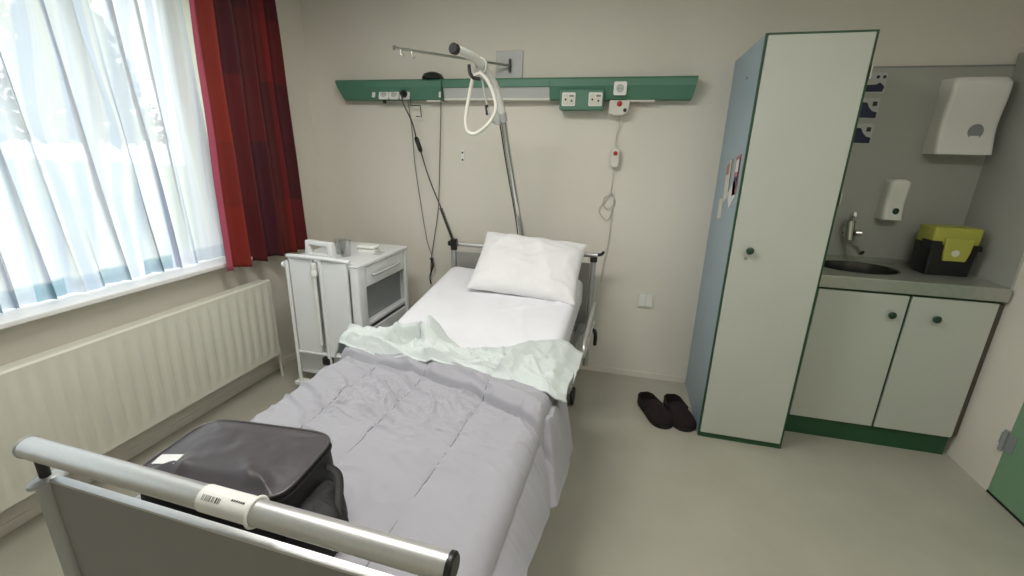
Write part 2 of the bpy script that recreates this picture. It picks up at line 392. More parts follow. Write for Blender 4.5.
obj('casing', boxb(rx - 0.095, rx - 0.006, ry0, ry1, rz0 + .004, rz1 - .006), M['radiator'], rad, smooth=False, bevel=0.008)
for y in (-1.2, -2.9):
    obj('wall_bracket', boxb(XL, rx - 0.09, y - 0.02, y + 0.02, 0.3, 0.65), M['radiator'], rad, smooth=False)
bm = tubeb([(rx - .05, ry1 + .0, .25), (rx - .05, ry1 + .035, .25), (rx - .05, ry1 + .045, .24), (rx - .05, ry1 + .045, 0.0)], 0.011)
obj('supply_pipe', bm, M['radiator'], rad)

# ================================================================ CURTAINS
def sheerf(u, v):
    y = -3.80 + (3.80 - 0.88) * u; z = 0.912 + (2.47 - 0.912) * v
    spread = 1 + 0.25 * (1 - v)
    ph = 62 * u + 6.0 * noise.noise(Vector((u * 8, v * 0.25, 0))) + 1.3 * noise.noise(Vector((u * 26, v * 0.9, 3))) + 0.5 * v
    x = -1.985 + 0.026 * math.sin(ph * 2.1) * (0.75 + 0.3 * noise.noise(Vector((u * 9, 1, 0)))) + 0.011 * math.sin(ph * 5.3 + 1 + 3 * noise.noise(Vector((u * 12, v * 2, 9)))) + 0.014 * noise.noise(Vector((u * 5, v * 2, 8)))
    y += 0.02 * math.sin(ph * 2.1 + 1.2) - 0.05 * (1 - v) * 0
    return (x, y, z)
o = obj('voile_curtain', grid(B(), 700, 40, sheerf), M['sheer']); tag(o, 'white see-through voile curtain hanging across the bright window', 'curtain')
def redf(u, v):
    wtop, wbot = 0.62, 0.70
    v2 = v; y = -1.10 + 0.055 * v2 + (wbot * (1 - v2) + 0.585 * v2) * u
    z = 0.872 + 1.71 * v2 + 0.006 * math.sin(u * 24)
    ph = u * 6.283 * 5.2 + 0.7 * noise.noise(Vector((u * 4, v * 0.8, 2)))
    amp = 0.022 + 0.03 * (1 - v2) * 0.5 + 0.012 * noise.noise(Vector((u * 5, 2, 0)))
    x = -1.80 + amp * math.sin(ph) + 0.012 * math.sin(ph * 1.9 + 1 + v) + 0.01 * noise.noise(Vector((u * 3, v * 3, 0)))
    return (x, y + 0.014 * math.sin(ph + 1.3) , z)
bm = grid(B(), 260, 60, redf)
o = obj('red_curtain', bm, M['red_curtain']); solid(o, 0.003); tag(o, 'heavy red and maroon patchwork curtain drawn to the right of the window', 'curtain')
o = obj('curtain_rail', boxb(-1.84, -1.76, -4.1, -0.3, 2.585, 2.62), M['white']); tag(o, 'white rail above the red curtain at the ceiling', 'curtain rail')
o.location.z = 2.585

# ================================================================ BED (local frame, head towards +y)
BL, BR_ = (-0.225, -1.41, 0), (0, 0, R(-1.6))
bed = thing('hospital_bed', 'adjustable hospital bed with steel tube rails and grey end boards', 'bed', BL, BR_)
def bp(name, bm, m, parent=bed, **k): return obj(name, bm, m, parent, local=True, **k)
YF, YH = -1.20, 1.215
HW = 0.50
# foot end
RZ = 0.917
bp('foot_rail', tubeb([(-0.545, YF, RZ), (-0.54, YF, RZ), (0.512, YF, RZ)], 0.0245, seg=28), M['alu'])
bp('rail_end_cap', latheb([(0.0, 0), (0.0262, 0), (0.0262, 0.008), (0.022, 0.012), (0, 0.012)], (0.510, YF, RZ), (1, 0, 0)), M['black'], label='black plastic end cap')
bp('rail_end_cap', latheb([(0.0262, 0), (0.0262, 0.004), (0.018, 0.008), (0, 0.008)], (-0.543, YF, RZ), (-1, 0, 0)), M['grey_tube'])
for sx in (-1, 1):
    x = -0.515 if sx < 0 else 0.485
    bp('rail_bracket', tubeb([(x, YF, RZ - 0.02), (x, YF, RZ - 0.075)], 0.011, seg=12), M['dark_metal'], label='dark metal bracket')
    bp('post_cap', latheb([(0.0, 0.016), (0.026, 0.012), (0.036, 0.006), (0.037, 0), (0.0, 0)], (x, YF, RZ - 0.086), sx=1, sy=.8), M['grey_tube'])
    bm = B(); prism(bm, rrect(x - 0.027, x + 0.027, YF - 0.018, YF + 0.018, 0.012), 0.14, RZ - 0.087, 'z')
    bp('foot_post', bm, M['grey_tube'])
bp('foot_board', boxb(-0.488, 0.458, YF - 0.008, YF + 0.008, 0.33, RZ - 0.076), M['board'], smooth=False)
bp('board_edge', prismb(rrect(-0.488, 0.458, RZ - 0.076, RZ - 0.070, 0.002, 2), YF - 0.009, YF + 0.009, 'y'), M['alu'])
# paper sleeve wrapped round the rail
sl = bp('label_sleeve', tubeb([(-0.018, YF, RZ), (0.108, YF, RZ)], 0.0262, seg=28, caps=False), M['white_plastic'], label='white plastic sleeve with a bar code')
bp('sleeve_ring', tubeb([(0.106, YF + 0.0278 * math.cos(a), RZ + 0.0278 * math.sin(a)) for a in [2 * PI * k / 28 for k in range(28)]], 0.0035, seg=8, closed=True), M['white_plastic'], parent=sl)
bm = B(); rnd = random.Random(4); x = -0.006
while x < 0.038:
    wd = rnd.choice((0.0015, 0.0025, 0.004))
    a0, a1 = R(118), R(140)
    q = [(x, a0), (x + wd, a0), (x + wd, a1), (x, a1)]
    bm.faces.new([bm.verts.new((px, YF + 0.0267 * math.cos(a), RZ + 0.0267 * math.sin(a))) for px, a in q]); x += wd + rnd.choice((0.0015, 0.002, 0.003))
bp('bar_code', bm, M['dark_metal'], parent=sl, smooth=False); bm = B()
x = 0.06
for k in range(6):
    q = [(x, R(108)), (x + .004, R(108)), (x + .004, R(116)), (x, R(116))]
    bm.faces.new([bm.verts.new((px, YF + 0.0267 * math.cos(a), RZ + 0.0267 * math.sin(a))) for px, a in q]); x += 0.0055
bp('small_print', bm, M['dark_metal'], parent=sl, smooth=False)
# head end
HZ = 0.952
bp('head_rail', tubeb([(-0.53, YH, HZ), (0.53, YH, HZ)], 0.0165, seg=20), M['alu'])
bp('head_rail_end', tubeb(smoothline([(0.50, YH, HZ + .004), (0.545, YH, HZ + .006), (0.562, YH, HZ + .018), (0.566, YH, HZ + .03)]), 0.010, seg=10), M['black'], label='black bent rail end')
bp('head_rail_end', latheb([(0.0, 0), (0.018, 0), (0.019, 0.02), (0.0, 0.024)], (-0.525, YH, HZ), (-1, 0, 0)), M['black'], label='black cap')
for sx in (-1, 1):
    bp('head_post', tubeb([(sx * 0.505, YH, 0.14), (sx * 0.505, YH, HZ - 0.018)], 0.019, seg=16), M['grey_tube'])
    bp('post_collar', latheb([(0.0, 0.0), (0.024, 0), (0.024, 0.028), (0, 0.028)], (sx * 0.505, YH, HZ - 0.045)), M['dark_metal'])
bp('head_board', boxb(-0.483, 0.483, YH - 0.010, YH + 0.010, 0.45, 0.895), M['board'], smooth=False, bevel=0.004)
# chassis
bm = B()
for sx in (-1, 1): box(bm, sx * 0.46 - 0.02, sx * 0.46 + 0.02, YF + .02, YH - .02, 0.40, 0.47)
for y in (YF + .02, -0.5, 0.2, YH - .06): box(bm, -0.44, 0.44, y, y + 0.04, 0.41, 0.46)
bp('mattress_frame', bm, M['grey_tube'], smooth=False, bevel=0.004)
bm = B()
for sx in (-1, 1): box(bm, sx * 0.38 - 0.02, sx * 0.38 + 0.02, -1.05, 1.05, 0.17, 0.22)
for y in (-1.0, 0.96): box(bm, -0.36, 0.36, y, y + 0.04, 0.17, 0.22)
for sx in (-1, 1):
    tube(bm, [(sx * 0.3, -0.9, 0.22), (sx * 0.3, -0.45, 0.42)], 0.02); tube(bm, [(sx * 0.3, 0.9, 0.22), (sx * 0.3, 0.45, 0.42)], 0.02)
bp('base_frame', bm, M['grey_tube'])
# folded side guard along the right head part, two bars, and the matching left one
for sx in (-1, 1):
    x = sx * 0.545
    bm = B()
    tube(bm, smoothline([(x, 0.58, 0.50), (x, 0.62, 0.575), (x, 1.02, 0.655), (x, 1.10, 0.63), (x, 1.10, 0.50)], 6), 0.012)
    tube(bm, smoothline([(x, 0.60, 0.50), (x, 0.8, 0.50), (x, 1.08, 0.53)], 6), 0.011)
    for y in (0.72, 0.86, 1.0): tube(bm, [(x, y, 0.45 + (y - .3) * .12), (x, y, 0.54 + (y - .3) * .17)], 0.008)
    tube(bm, [(sx * 0.47, 0.7, 0.45), (x, 0.7, 0.5)], 0.01); tube(bm, [(sx * 0.47, 0.98, 0.45), (x, 0.98, 0.54)], 0.01)
    bp('side_guard', bm, M['alu'])
if 0: bp('bumper', latheb([(0, -.022), (.035, -.02), (.042, 0), (.035, .02), (0, .022)], (0.56, 1.16, 0.47), (0, 0, 1)), M['black'], label='black round corner bumper')
bp('release_lever', tubeb(smoothline([(0.53, 1.02, 0.50), (0.565, 1.0, 0.50), (0.575, 1.0, 0.46), (0.575, 1.0, 0.40)]), 0.012), M['black'], label='black release lever')
for sx in (-1, 1):
    for sy in (-1, 1):
        x, y = sx * 0.44, (0.88 if sy > 0 else -1.0)
        bm = B(); tube(bm, [(x, y, 0.20), (x, y, 0.14)], 0.018); prism(bm, [(y - .02, .14), (y + .02, .14), (y + .035, .08), (y - .01, .08)], x - .022, x + .022, 'x')
        cf = bp('castor', bm, M['light_grey'])
        bm = B()
        for dx in (-0.028, 0.028): lathe(bm, [(0, -.012), (.056, -.012), (.062, -.004), (.062, .004), (.056, .012), (0, .012)], (x + dx, y + .015, 0.062), (1, 0, 0), 20)
        bp('wheel', bm, M['black'], parent=cf, label='black castor wheel')

# mattress with fitted sheet
def matz(y):  # top height along the bed, back section slightly raised
    return 0.645 + 0.155 * max(0, (y - 0.18)) / 0.97 * sstep(0.12, 0.45, y)
MW = 0.48
def mattop(x, y, e=0.045):
    z = matz(y)
    dx = max(0, abs(x) - (MW - e)); dy = max(0, y - (1.17 - e), -1.17 + e - y); d = min(e, math.hypot(dx, dy))
    return z - (e - math.sqrt(max(0, e * e - d * d)))
mt = thing('mattress', 'mattress on the bed covered by a white fitted sheet', 'mattress', (BL[0] - .028, BL[1], 0), BR_)
def mf(u, v):
    # arc across: sides down 0.16
    s = (u - 0.5) * 2; y = -1.17 + 2.34 * v
    L1 = MW - 0.045; arc = 0.045 * PI / 2; tot = L1 + arc + 0.12; d = abs(s) * tot; sg = 1 if s >= 0 else -1
    if d < L1: x, dz = d, 0
    elif d < L1 + arc: a = (d - L1) / 0.045; x, dz = L1 + 0.045 * math.sin(a), 0.045 * (1 - math.cos(a))
    else: x, dz = MW, 0.045 + d - L1 - arc
    ez = 0
    dy = max(0, y - 1.13, -1.13 - y)
    if dy: ez = 0.04 - math.sqrt(max(0, 0.04 ** 2 - dy * dy))
    z = matz(y) - dz - ez
    if dz == 0:
        z += 0.012 * math.exp(-((y - 0.62 - 0.55 * (x * sg - 0.1)) / 0.012) ** 2) * sstep(-.05, .2, x * sg) + 0.004 * fbm(x * sg * 3, y * 3, 1) + 0.005 * crease(x * sg * 2.2 + y * 1.2, y * 1.0 - x * sg, 4, 5) * sstep(0.1, 0.4, y)
    return (x * sg, y, z)
bm = grid(B(), 110, 160, mf)
o = obj('fitted_sheet', bm, M['sheet'], mt, local=True, label='white cotton fitted sheet')
bm = B()
prism(bm, [(-1.155, 0.51), (0.2, 0.51), (1.155, 0.63), (1.155, 0.77), (0.2, 0.62), (-1.155, 0.62)], -0.46, 0.46, 'x')
obj('mattress_core', bm, M['sheet'], mt, local=True, smooth=False, bevel=0.01)

# duvet
SE = (-0.54, -0.29, -0.04, 0.245)
def hemz(y): return 0.335 + 0.235 * max(0, min(1.1, (-y - 0.05)) ) if True else 0
def duv_top(x, y):
    z = 0.675
    # quilt puff between seams
    p = 1.0
    for s in SE:
        sx_ = s + 0.008 * math.sin(y * 3 + s * 9)
        p = min(p, abs(x - sx_) / 0.07)
    z += 0.014 * (min(1, p) ** 0.42) - 0.005
    z += 0.006 * fbm(x * 4, y * 4, 2)
    a = sstep(-0.95, -0.35, y)
    w_ = 0.6 + 0.4 * sstep(0.35, -0.2, x)
    wx, wy_ = x + 0.05 * noise.noise(Vector((x * 5, y * 5, 31))), y + 0.05 * noise.noise(Vector((x * 5, y * 5, 47)))
    p_ = 0.25 + 0.75 * sstep(-0.1, 0.35, noise.noise(Vector((x * 3.3, y * 3.3, 77))))
    z += 0.016 * (crease(wx * 5 + wy_ * 9, wy_ * 5 - wx * 3, 5, 3.6) - 0.2) * (0.25 + 0.75 * a) * w_
    z += 0.0115 * (crease(wx * 12 + wy_ * 20, wy_ * 9 - wx * 6, 9, 3.2) - 0.2) * (0.2 + 0.8 * a) * w_ * p_
    z += 0.0045 * (crease(wx * 34 - wy_ * 14, wy_ * 34 + wx * 10, 19, 2.8) - 0.2) * (0.2 + 0.8 * a) * w_ * p_
    # folded-back roll at the top edge
    ye = rolly(x); d = (y - ye)
    z += 0.030 * math.exp(-(d / 0.042) ** 2)
    z += 0.016 * sstep(-0.02, 0.03, d) + 0.014 * sstep(-0.058, -0.044, d) - 0.020 * math.exp(-((d + 0.060) / 0.010) ** 2)
    return z
ROLL = [(-.55, -.085), (-.35, -.100), (-.10, -.135), (.20, -.205), (.42, -.315), (.60, -.38)]
def rolly(x):
    for (a, ya), (b, yb) in zip(ROLL, ROLL[1:]):
        if x <= b: t = max(0, (x - a) / (b - a)); return ya + (yb - ya) * t
    return ROLL[-1][1]
def duvf(u, v):
    y = -1.165 + (1.165 - 0.02) * v
    sL, sR = -0.53 - 0.20, 0.53 + 0.45
    s = sL + (sR - sL) * u
    Lf = 0.44; r = 0.07; arc = r * PI / 2
    sg = 1 if s > 0 else -1; d = abs(s)
    zt = duv_top(max(-0.5, min(0.5, s)), y)
    if d < Lf: x, z, k = d, zt, 0
    elif d < Lf + arc: a = (d - Lf) / r; x = Lf + r * math.sin(a); z = zt - r * (1 - math.cos(a)); k = 0.3
    else:
        hb = hemz(y) if sg > 0 else 0.5
        t = (d - Lf - arc) / ((sR if sg > 0 else -sL) - Lf - arc)
        zz = zt - r; z = zz + (hb - zz) * t; x = Lf + r + 0.07 * t ** 0.8; k = t
        dd_ = y - (rolly(0.5) - 0.16 * t) if sg > 0 else 9
        if sg > 0: x += 0.014 * sstep(-0.03, 0.02, dd_) - 0.010 * math.exp(-((dd_ + .02) / .014) ** 2)
        x += 0.022 * fbm(y * 2.2, z * 2, 5) * t + 0.004 * fbm(y * 16, z * 3, 8)
    # foot end tucks down in front of the board
    if y < -1.10:
        q = (-1.10 - y) / 0.065; z -= 0.10 * q * q
    return (sg * x, y, z)
dv = thing('duvet', 'quilted lilac-grey duvet spread over the foot half of the bed', 'duvet', BL, BR_)
o = obj('cover', grid(B(), 330, 260, duvf), M['duvet'], dv, local=True); solid(o, 0.008)
for s in SE[1:]:
    pts = []
    for k in range(60):
        y = -1.09 + (0.90) * k / 59; sx_ = s + 0.008 * math.sin(y * 3 + s * 9)
        pts.append((sx_, y, duv_top(sx_, y) + 0.0020))
    obj('stitch_line', tubeb(pts, 0.0014, seg=6), M['seam'], dv, local=True, label='darker stitched seam')

# mint blanket, crumpled over the fold
def interp(tab, x):
    for (a, ya), (b, yb) in zip(tab, tab[1:]):
        if x <= b: t = max(0, (x - a) / (b - a)); t = t * t * (3 - 2 * t); return ya + (yb - ya) * t
    return tab[-1][1]
BOT = [(-.60, -.09), (-.45, -.115), (-.275, -.14), (.02, -.165), (.28, -.185), (.42, -.205), (.57, -.235)]
TOP = [(-.60, .07), (-.50, .14), (-.38, .19), (-.25, .25), (-.16, .28), (-.06, .19), (0.0, .145), (.15, .21), (.30, .33), (.45, .37), (.57, .35)]
def seg_d(x, y, a, b):
    ax, ay = a; bx, by = b; t = ((x - ax) * (bx - ax) + (y - ay) * (by - ay)) / ((bx - ax) ** 2 + (by - ay) ** 2); t = max(0, min(1, t))
    return math.hypot(x - ax - t * (bx - ax), y - ay - t * (by - ay)), t
RID = [((-.155, .24), (-.09, .04), .098, .070, .048), ((-.09, .04), (-.03, -.12), .045, .022, .055), ((-.52, .03), (-.26, .20), .045, .090, .060), ((-.50, -.03), (-.30, -.05), .030, .03, .045),
       ((-.40, .05), (-.33, -.02), .03, .03, .05),
       ((.33, .24), (.30, -.12), .030, .034, .022), ((-.05, -.12), (.27, -.12), .016, .020, .022), ((.40, .28), (.50, -.1), .014, .010, .03),
       ((-.235, .23), (-.19, .05), -.032, -.034, .016), ((-.19, .05), (-.29, -.06), -.034, -.024, .014), ((-.29, -.06), (-.45, -.085), -.022, -.012, .012), ((-.36, .17), (-.30, .06), .022, .018, .018),
       ((-.42, .10), (-.38, -.02), -.018, -.012, .012), ((-.50, .06), (-.44, -.03), -.012, -.01, .012),
       ((.02, .08), (.14, -.06), .008, .006, .02), ((.36, .2), (.45, .05), .01, .01, .012), ((.34, .1), (.44, -.12), .008, .012, .010), ((.42, .24), (.40, .0), .008, .006, .010), ((-.04, .1), (0, -.12), -.008, -.008, .04),
       ((.10, .15), (.18, .0), .007, .004, .010), ((.18, .2), (.22, .05), .008, .004, .010)]
def mintf(u, v):
    x0 = -.60 + 1.17 * u
    yb, yt = interp(BOT, x0), interp(TOP, x0)
    # rounded near-right corner
    if x0 > 0.49: yb += 0.05 * ((x0 - 0.49) / 0.08) ** 2.2
    y = yb + (yt - yb) * v
    x0 += 0.010 * fbm(y * 6, x0 * 2, 3)
    base = matz(y) + 0.02
    if y < 0.02: base = max(base, duv_top(max(-.5, min(.5, x0)), y) + 0.006)
    z = base + 0.010 * sstep(0, 0.12, v)
    lx_ = ly_ = 0
    for k, (a, b, h0, h1, wd) in enumerate(RID):
        d, t = seg_d(x0, y, a, b); h = (h0 + (h1 - h0) * t) * math.exp(-(d / wd) ** 2); z += h
        if k < 2: lx_ -= 0.75 * h
        if k == 2: ly_ -= 0.55 * h
        if k == 5: lx_ -= 0.9 * h
        if k == 6: ly_ -= 0.9 * h
    x0 += lx_; y += ly_
    z += 0.004 * (crease(x0 * 7 + y * 3, y * 5 - x0 * 2, 12, 3.4) - .2) + 0.002 * (crease(x0 * 18 - y * 6, y * 12, 15, 3.0) - .2) + 0.006 * fbm(x0 * 5, y * 5, 4, 2)
    # edges settle down
    z -= 0.022 * (1 - sstep(0, 0.10, 1 - v)) 
    z -= 0.010 * (1 - sstep(0, 0.06, v))
    # right side rolls over the mattress edge
    e = max(0, x0 - 0.47)
    if e > 0: z -= 0.45 * e * sstep(0, .06, e); x0 -= 0.05 * e
    e = max(0, -0.52 - x0)
    if e > 0: z -= 1.2 * e * sstep(0, .05, e); x0 += 0.3 * e
    return (x0, y, z)
bl = thing('mint_blanket', 'pale mint cotton blanket crumpled across the top edge of the duvet', 'blanket', BL, BR_)
o = obj('cloth', grid(B(), 360, 150, mintf), M['mint'], bl, local=True); solid(o, 0.007)
bm = B()
tube(bm, [Vector(mintf(k / 120, 0.0)) + Vector((0, 0, -.0035)) for k in range(121)], 0.0055, seg=8)
obj('hem', bm, M['mint'], bl, local=True, label='rounded hem along the blanket edge')

# pillow
def superp(a, b, t, nu=44, nv=36):
    bm = B(); L = None
    def side(sg):
        def f(u, v):
            x, y = 2 * u - 1, 2 * v - 1
            # pinched edges, pointed corners
            ex = 1 - 0.055 * (1 - y * y) ** 1 * 0 - 0.045 * (1 - abs(y) ** 2); ey = 1 - 0.06 * (1 - abs(x) ** 2)
            px, py = a * x * ex, b * y * ey
            h = t * ((1 - abs(x) ** 3.0) ** 0.55) * ((1 - abs(y) ** 2.6) ** 0.55)
            edge = (1 - max(abs(x), abs(y)))
            wr = 0.010 * (crease(x * 2.5 + y, y * 3 - x * .5, 3 + sg, 2.5) - .3) * sstep(0, .25, edge) + 0.014 * fbm(x * 1.8, y * 1.8, 1 + sg) * sstep(0, .3, edge)
            wr += 0.006 * math.sin(10 * (x if abs(y) > abs(x) else y) + 3 * x) * sstep(0, .1, edge) * sstep(.5, .1, edge)
            return (px, py, sg * (h + wr * (1 if h > 0.002 else 0)))
        return f
    for sg in (1, -1):
        b2 = grid(B(), nu, nv, side(sg), False)
        if sg < 0: bmesh.ops.reverse_faces(b2, faces=b2.faces)
        me = bpy.data.meshes.new('tmp'); b2.to_mesh(me); b2.free(); bm.from_mesh(me); bpy.data.meshes.remove(me)
    bmesh.ops.remove_doubles(bm, verts=bm.verts, dist=0.0004)
    return bm
pl = obj('pillow', superp(0.350, 0.240, 0.092), M['pillow'], origin=(0, 0, 0))
pl.location = (-0.082, -0.465, 0.905); pl.rotation_euler = (R(40), R(3.0), R(-1.0))
tag(pl, 'plump white pillow leaning against the head end of the bed', 'pillow')
ss = pl.modifiers.new('subsurf', 'SUBSURF'); ss.levels = 1; ss.render_levels = 1

# ================================================================ BAG
bg = thing('soft_bag', 'black soft-sided travel bag lying on the duvet behind the foot rail', 'bag', (-0.405, -2.410, 0.677), (0, 0, R(5)))
def bagsurf(z0, z1, a, b, rr, top):
    pass
bm = B(); NB = 64
def srect(t, a, b, p):
    c, s = math.cos(t), math.sin(t)
    return (a * math.copysign(abs(c) ** (2 / p), c), b * math.copysign(abs(s) ** (2 / p), s))
A_, B_ = 0.197, 0.127
lv = [(0.0, 0.93), (0.01, 1.0), (0.05, 1.03), (0.10, 1.02), (0.155, 1.0), (0.168, 0.995)]
rings = []
for z, k in lv:
    ring = []
    for i in range(NB):
        t = 2 * PI * i / NB; x, y = srect(t, A_ * k, B_ * k, 5.5)
        bul = 0.007 * noise.noise(Vector((x * 14, y * 14, z * 16))) * (1 if 0.005 < z < .15 else 0)
        ring.append(bm.verts.new((x * (1 + bul * 6), y * (1 + bul * 6), z - 0.02 * (x / A_) * (z / .168) * 0)))
    rings.append(ring)
for a, b in zip(rings, rings[1:]):
    for i in range(NB): bm.faces.new((a[i], a[(i + 1) % NB], b[(i + 1) % NB], b[i]))
bm.faces.new(rings[0][::-1])
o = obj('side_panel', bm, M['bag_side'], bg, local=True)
ss = o.modifiers.new('s', 'SUBSURF'); ss.levels = 2; ss.render_levels = 2
# top lid, wrinkled
def lidz(x, y):
    e = max(abs(x / A_), abs(y / B_)); f = sstep(1.0, 0.55, e)
    z = 0.168 + 0.016 * f
    z += 0.010 * (crease(x * 9, y * 5 + x * 4, 2, 2.4) - .3) * f * sstep(-0.02, -0.1, y) + 0.009 * fbm(x * 7, y * 7, 6) * f
    return z
bm = B(); cv = bm.verts.new((0, 0, lidz(0, 0))); prev = None; nr = 26; LR = []
for j in range(1, nr + 1):
    k = j / nr; ring = []
    for i in range(NB * 2):
        x, y = srect(2 * PI * i / (NB * 2), A_ * k * .995, B_ * k * .995, 5.5); ring.append(bm.verts.new((x, y, lidz(x, y))))
    LR.append(ring)
for i in range(NB * 2): bm.faces.new((cv, LR[0][i], LR[0][(i + 1) % (NB * 2)]))
for a, b in zip(LR, LR[1:]):
    for i in range(NB * 2): bm.faces.new((a[i], b[i], b[(i + 1) % (NB * 2)], a[(i + 1) % (NB * 2)]))
obj('lid', bm, M['bag'], bg, local=True, label='charcoal nylon lid')
for z, k, m_ in ((0.168, 1.0, 'piping'), (0.150, 1.012, 'bag_side')):
    obj('piping', tubeb([srect(2 * PI * i / 96, A_ * k, B_ * k, 5.5) + (z,) for i in range(96)], 0.0038, seg=8, closed=True), M[m_], bg, local=True)
bm = boxb(-0.030, 0.030, -0.016, 0.016, 0, 0.0015)
lb = obj('name_label', bm, M['white_label'], bg, local=True, smooth=False, label='blank white label')
lb.location = (-0.138, -0.066, lidz(-.138, -.066) + 0.004); lb.rotation_euler = (R(4), R(-6), R(4))
# slumped side pocket and carry strap
bm = B()
def pock(u, v):     # soft slumped pocket lying against the bag's right end
    a = 2 * PI * u; q = v
    x = .215 + (.085 + .045 * math.sin(-a) ) * math.cos(a) * math.sin(PI * .5 * (1 - q) + .001) ** .7 * (1 if math.cos(a) > 0 else .3)
    y = -.035 + .105 * math.sin(a) * math.sin(PI * .5 * (1 - q) + .001) ** .7
    z = .006 + .098 * math.sin(PI * .5 * q) ** .8
    return (x + .012 * fbm(math.cos(a) * 2, math.sin(a) * 2 + 4, q * 2), y + .010 * fbm(math.cos(a) * 2 + 9, math.sin(a) * 2, q * 2), z + .010 * fbm(x * 14, y * 14, 5) * q)
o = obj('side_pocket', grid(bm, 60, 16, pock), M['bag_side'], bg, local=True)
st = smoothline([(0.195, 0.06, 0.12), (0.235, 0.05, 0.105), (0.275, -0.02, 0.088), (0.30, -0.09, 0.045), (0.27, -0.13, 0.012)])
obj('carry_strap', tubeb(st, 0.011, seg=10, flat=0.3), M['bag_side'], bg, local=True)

# ================================================================ LIFTING POLE + GRAB HANDLE
P0 = Vector((-0.19, -0.165, 0.50))
lp = thing('lifting_pole', 'chrome self-lifting pole rising behind the pillow with a black tip', 'lifting pole', P0)
path = smoothline([(-0.19, -0.165, 0.50), (-0.19, -0.17, 1.0), (-0.21, -0.27, 1.25), (-0.245, -0.42, 1.62), (-0.262, -0.50, 1.82), (-0.285, -0.60, 1.96), (-0.325, -0.78, 2.045), (-0.362, -0.98, 2.055)], 8)
kk = next(i for i, p in enumerate(path) if p.z > 1.78)
obj('lower_pole', tubeb(path[:kk + 1], 0.0175, seg=20), M['chrome'], lp)
obj('upper_pole', tubeb(path[kk:], 0.0215, seg=20), M['white_plastic'], lp, label='off-white coated bent arm')
obj('joint_collar', tubeb([path[kk] - (path[kk + 1] - path[kk]).normalized() * .03, path[kk] + (path[kk + 1] - path[kk]).normalized() * .02], 0.0235, seg=20), M['light_grey'], lp)
d = (path[-1] - path[-2]).normalized()
obj('end_cap', latheb([(0, 0), (0.0255, 0), (0.0255, .02), (0.02, .026), (0, .026)], path[-1] - d * .004, d), M['black'], lp, label='black rubber end cap')
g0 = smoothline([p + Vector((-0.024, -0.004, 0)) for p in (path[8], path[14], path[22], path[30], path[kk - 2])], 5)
obj('dark_strip', tubeb(g0, 0.0042, seg=8), M['dark_metal'], lp, label='thin dark strip alongside the pole')  # thin dark strip following the lower pole
# grab handle hanging from the arm
def cpix(x, y, Y):   # point on the plane Y seen along a sight line
    dd = fw + rt * ((x - 512) / FPX) - up * ((y - 288) / FPX); t = (Y - CAM.y) / dd.y; return CAM + dd * t
HY = -0.74
hp = min(path, key=lambda p: abs(p.y - HY)).copy()
gh = thing('grab_handle', 'white triangular grab handle hanging on grey webbing from the lifting pole', 'grab handle', hp)
tri = smoothline([cpix(x, y, HY - .03 + .02 * k) for k, (x, y) in enumerate(((472, 74), (469, 90), (466, 108), (465, 122), (467, 131), (473, 134), (482, 130), (491, 120), (495, 108), (493, 94), (487, 80), (480, 72)))][:0] or
                 [cpix(x, y, HY - .03) for x, y in ((473, 76), (470, 92), (467, 108), (465.5, 122), (467.5, 131), (474, 134), (483, 129), (492, 119), (496, 107), (493, 93), (487, 80), (480, 73))], 5)
obj('handle_loop', tubeb(tri, 0.0100, seg=12, closed=True), M['offwhite_plastic'], gh)
obj('webbing', tubeb([hp + Vector((0.030 * math.cos(a), -.0, 0.036 * math.sin(a) - .006)) for a in [2 * PI * k / 24 for k in range(24)]], 0.012, seg=10, closed=True, flat=.6), M['strap'], gh)
obj('webbing', tubeb(smoothline([cpix(481, 68, HY), cpix(483, 84, HY - .01), cpix(486, 100, HY - .01), cpix(490, 116, HY - .01), cpix(495, 124, HY)]), 0.012, seg=10, flat=.4), M['strap'], gh)
obj('strap_hook', tubeb(smoothline([cpix(469, 65, HY - .03), cpix(470, 73, HY - .04), cpix(474, 78, HY - .04), cpix(480, 79, HY - .03)]), 0.009, seg=10), M['black'], gh, label='black plastic hook')
obj('buckle', tubeb([cpix(486.5, 105, HY - .015), cpix(487.5, 115, HY - .015)], 0.009, seg=10), M['black'], gh, label='black buckle')
cp = path[kk]
obj('joint_plate', prismb(rrect(cp.x - .045, cp.x - .012, cp.z - .05, cp.z + .11, .010, 3), cp.y - .018, cp.y + .012, 'y'), M['light_grey'], lp, bevel=.004)

# ================================================================ BED-HEAD RAIL ON THE WALL
wr = thing('wall_service_rail', 'long green service rail with sockets on the wall above the bed', 'wall rail', (-0.37, 0, 1.93))
# profile in (y,z)
ZT, ZB = 2.062, 1.930
PR = [(0, ZT), (-0.085, ZT), (-0.10, ZT - .012), (-0.10, ZT - .052), (-0.075, ZB + .004), (-0.065, ZB), (0, ZB)]
def slant(bm, xs, zt, zb, dx):   # shear an end so that it is cut at a slant
    for v in bm.verts:
        if abs(v.co.x - xs) < 1e-4: v.co.x += dx * (zt - v.co.z) / (zt - zb)
XA, XB, XC_, XD = -1.632, -0.80, -0.06, 0.836
bm = prismb(PR, XA, XB, 'x'); slant(bm, XA, ZT, ZB, 0.055)
obj('left_housing', bm, M['green'], wr, smooth=False, bevel=.003)
PR2 = [(0, ZT), (-0.085, ZT), (-0.10, ZT - .012), (-0.10, ZT - .056), (0, ZT - .056)]
bm = prismb(PR2, XB + .002, XC_, 'x'); obj('top_strip', bm, M['green'], wr, smooth=False, bevel=.003)
bm = prismb([(-0.01, ZT - .056), (-0.088, ZT - .056), (-0.075, ZB + .012), (-0.01, ZB + .012)], XB + .002, XC_ - .002, 'x')
obj('lamp_diffuser', bm, M['light_grey'], wr, smooth=False, label='pale grey lamp diffuser')
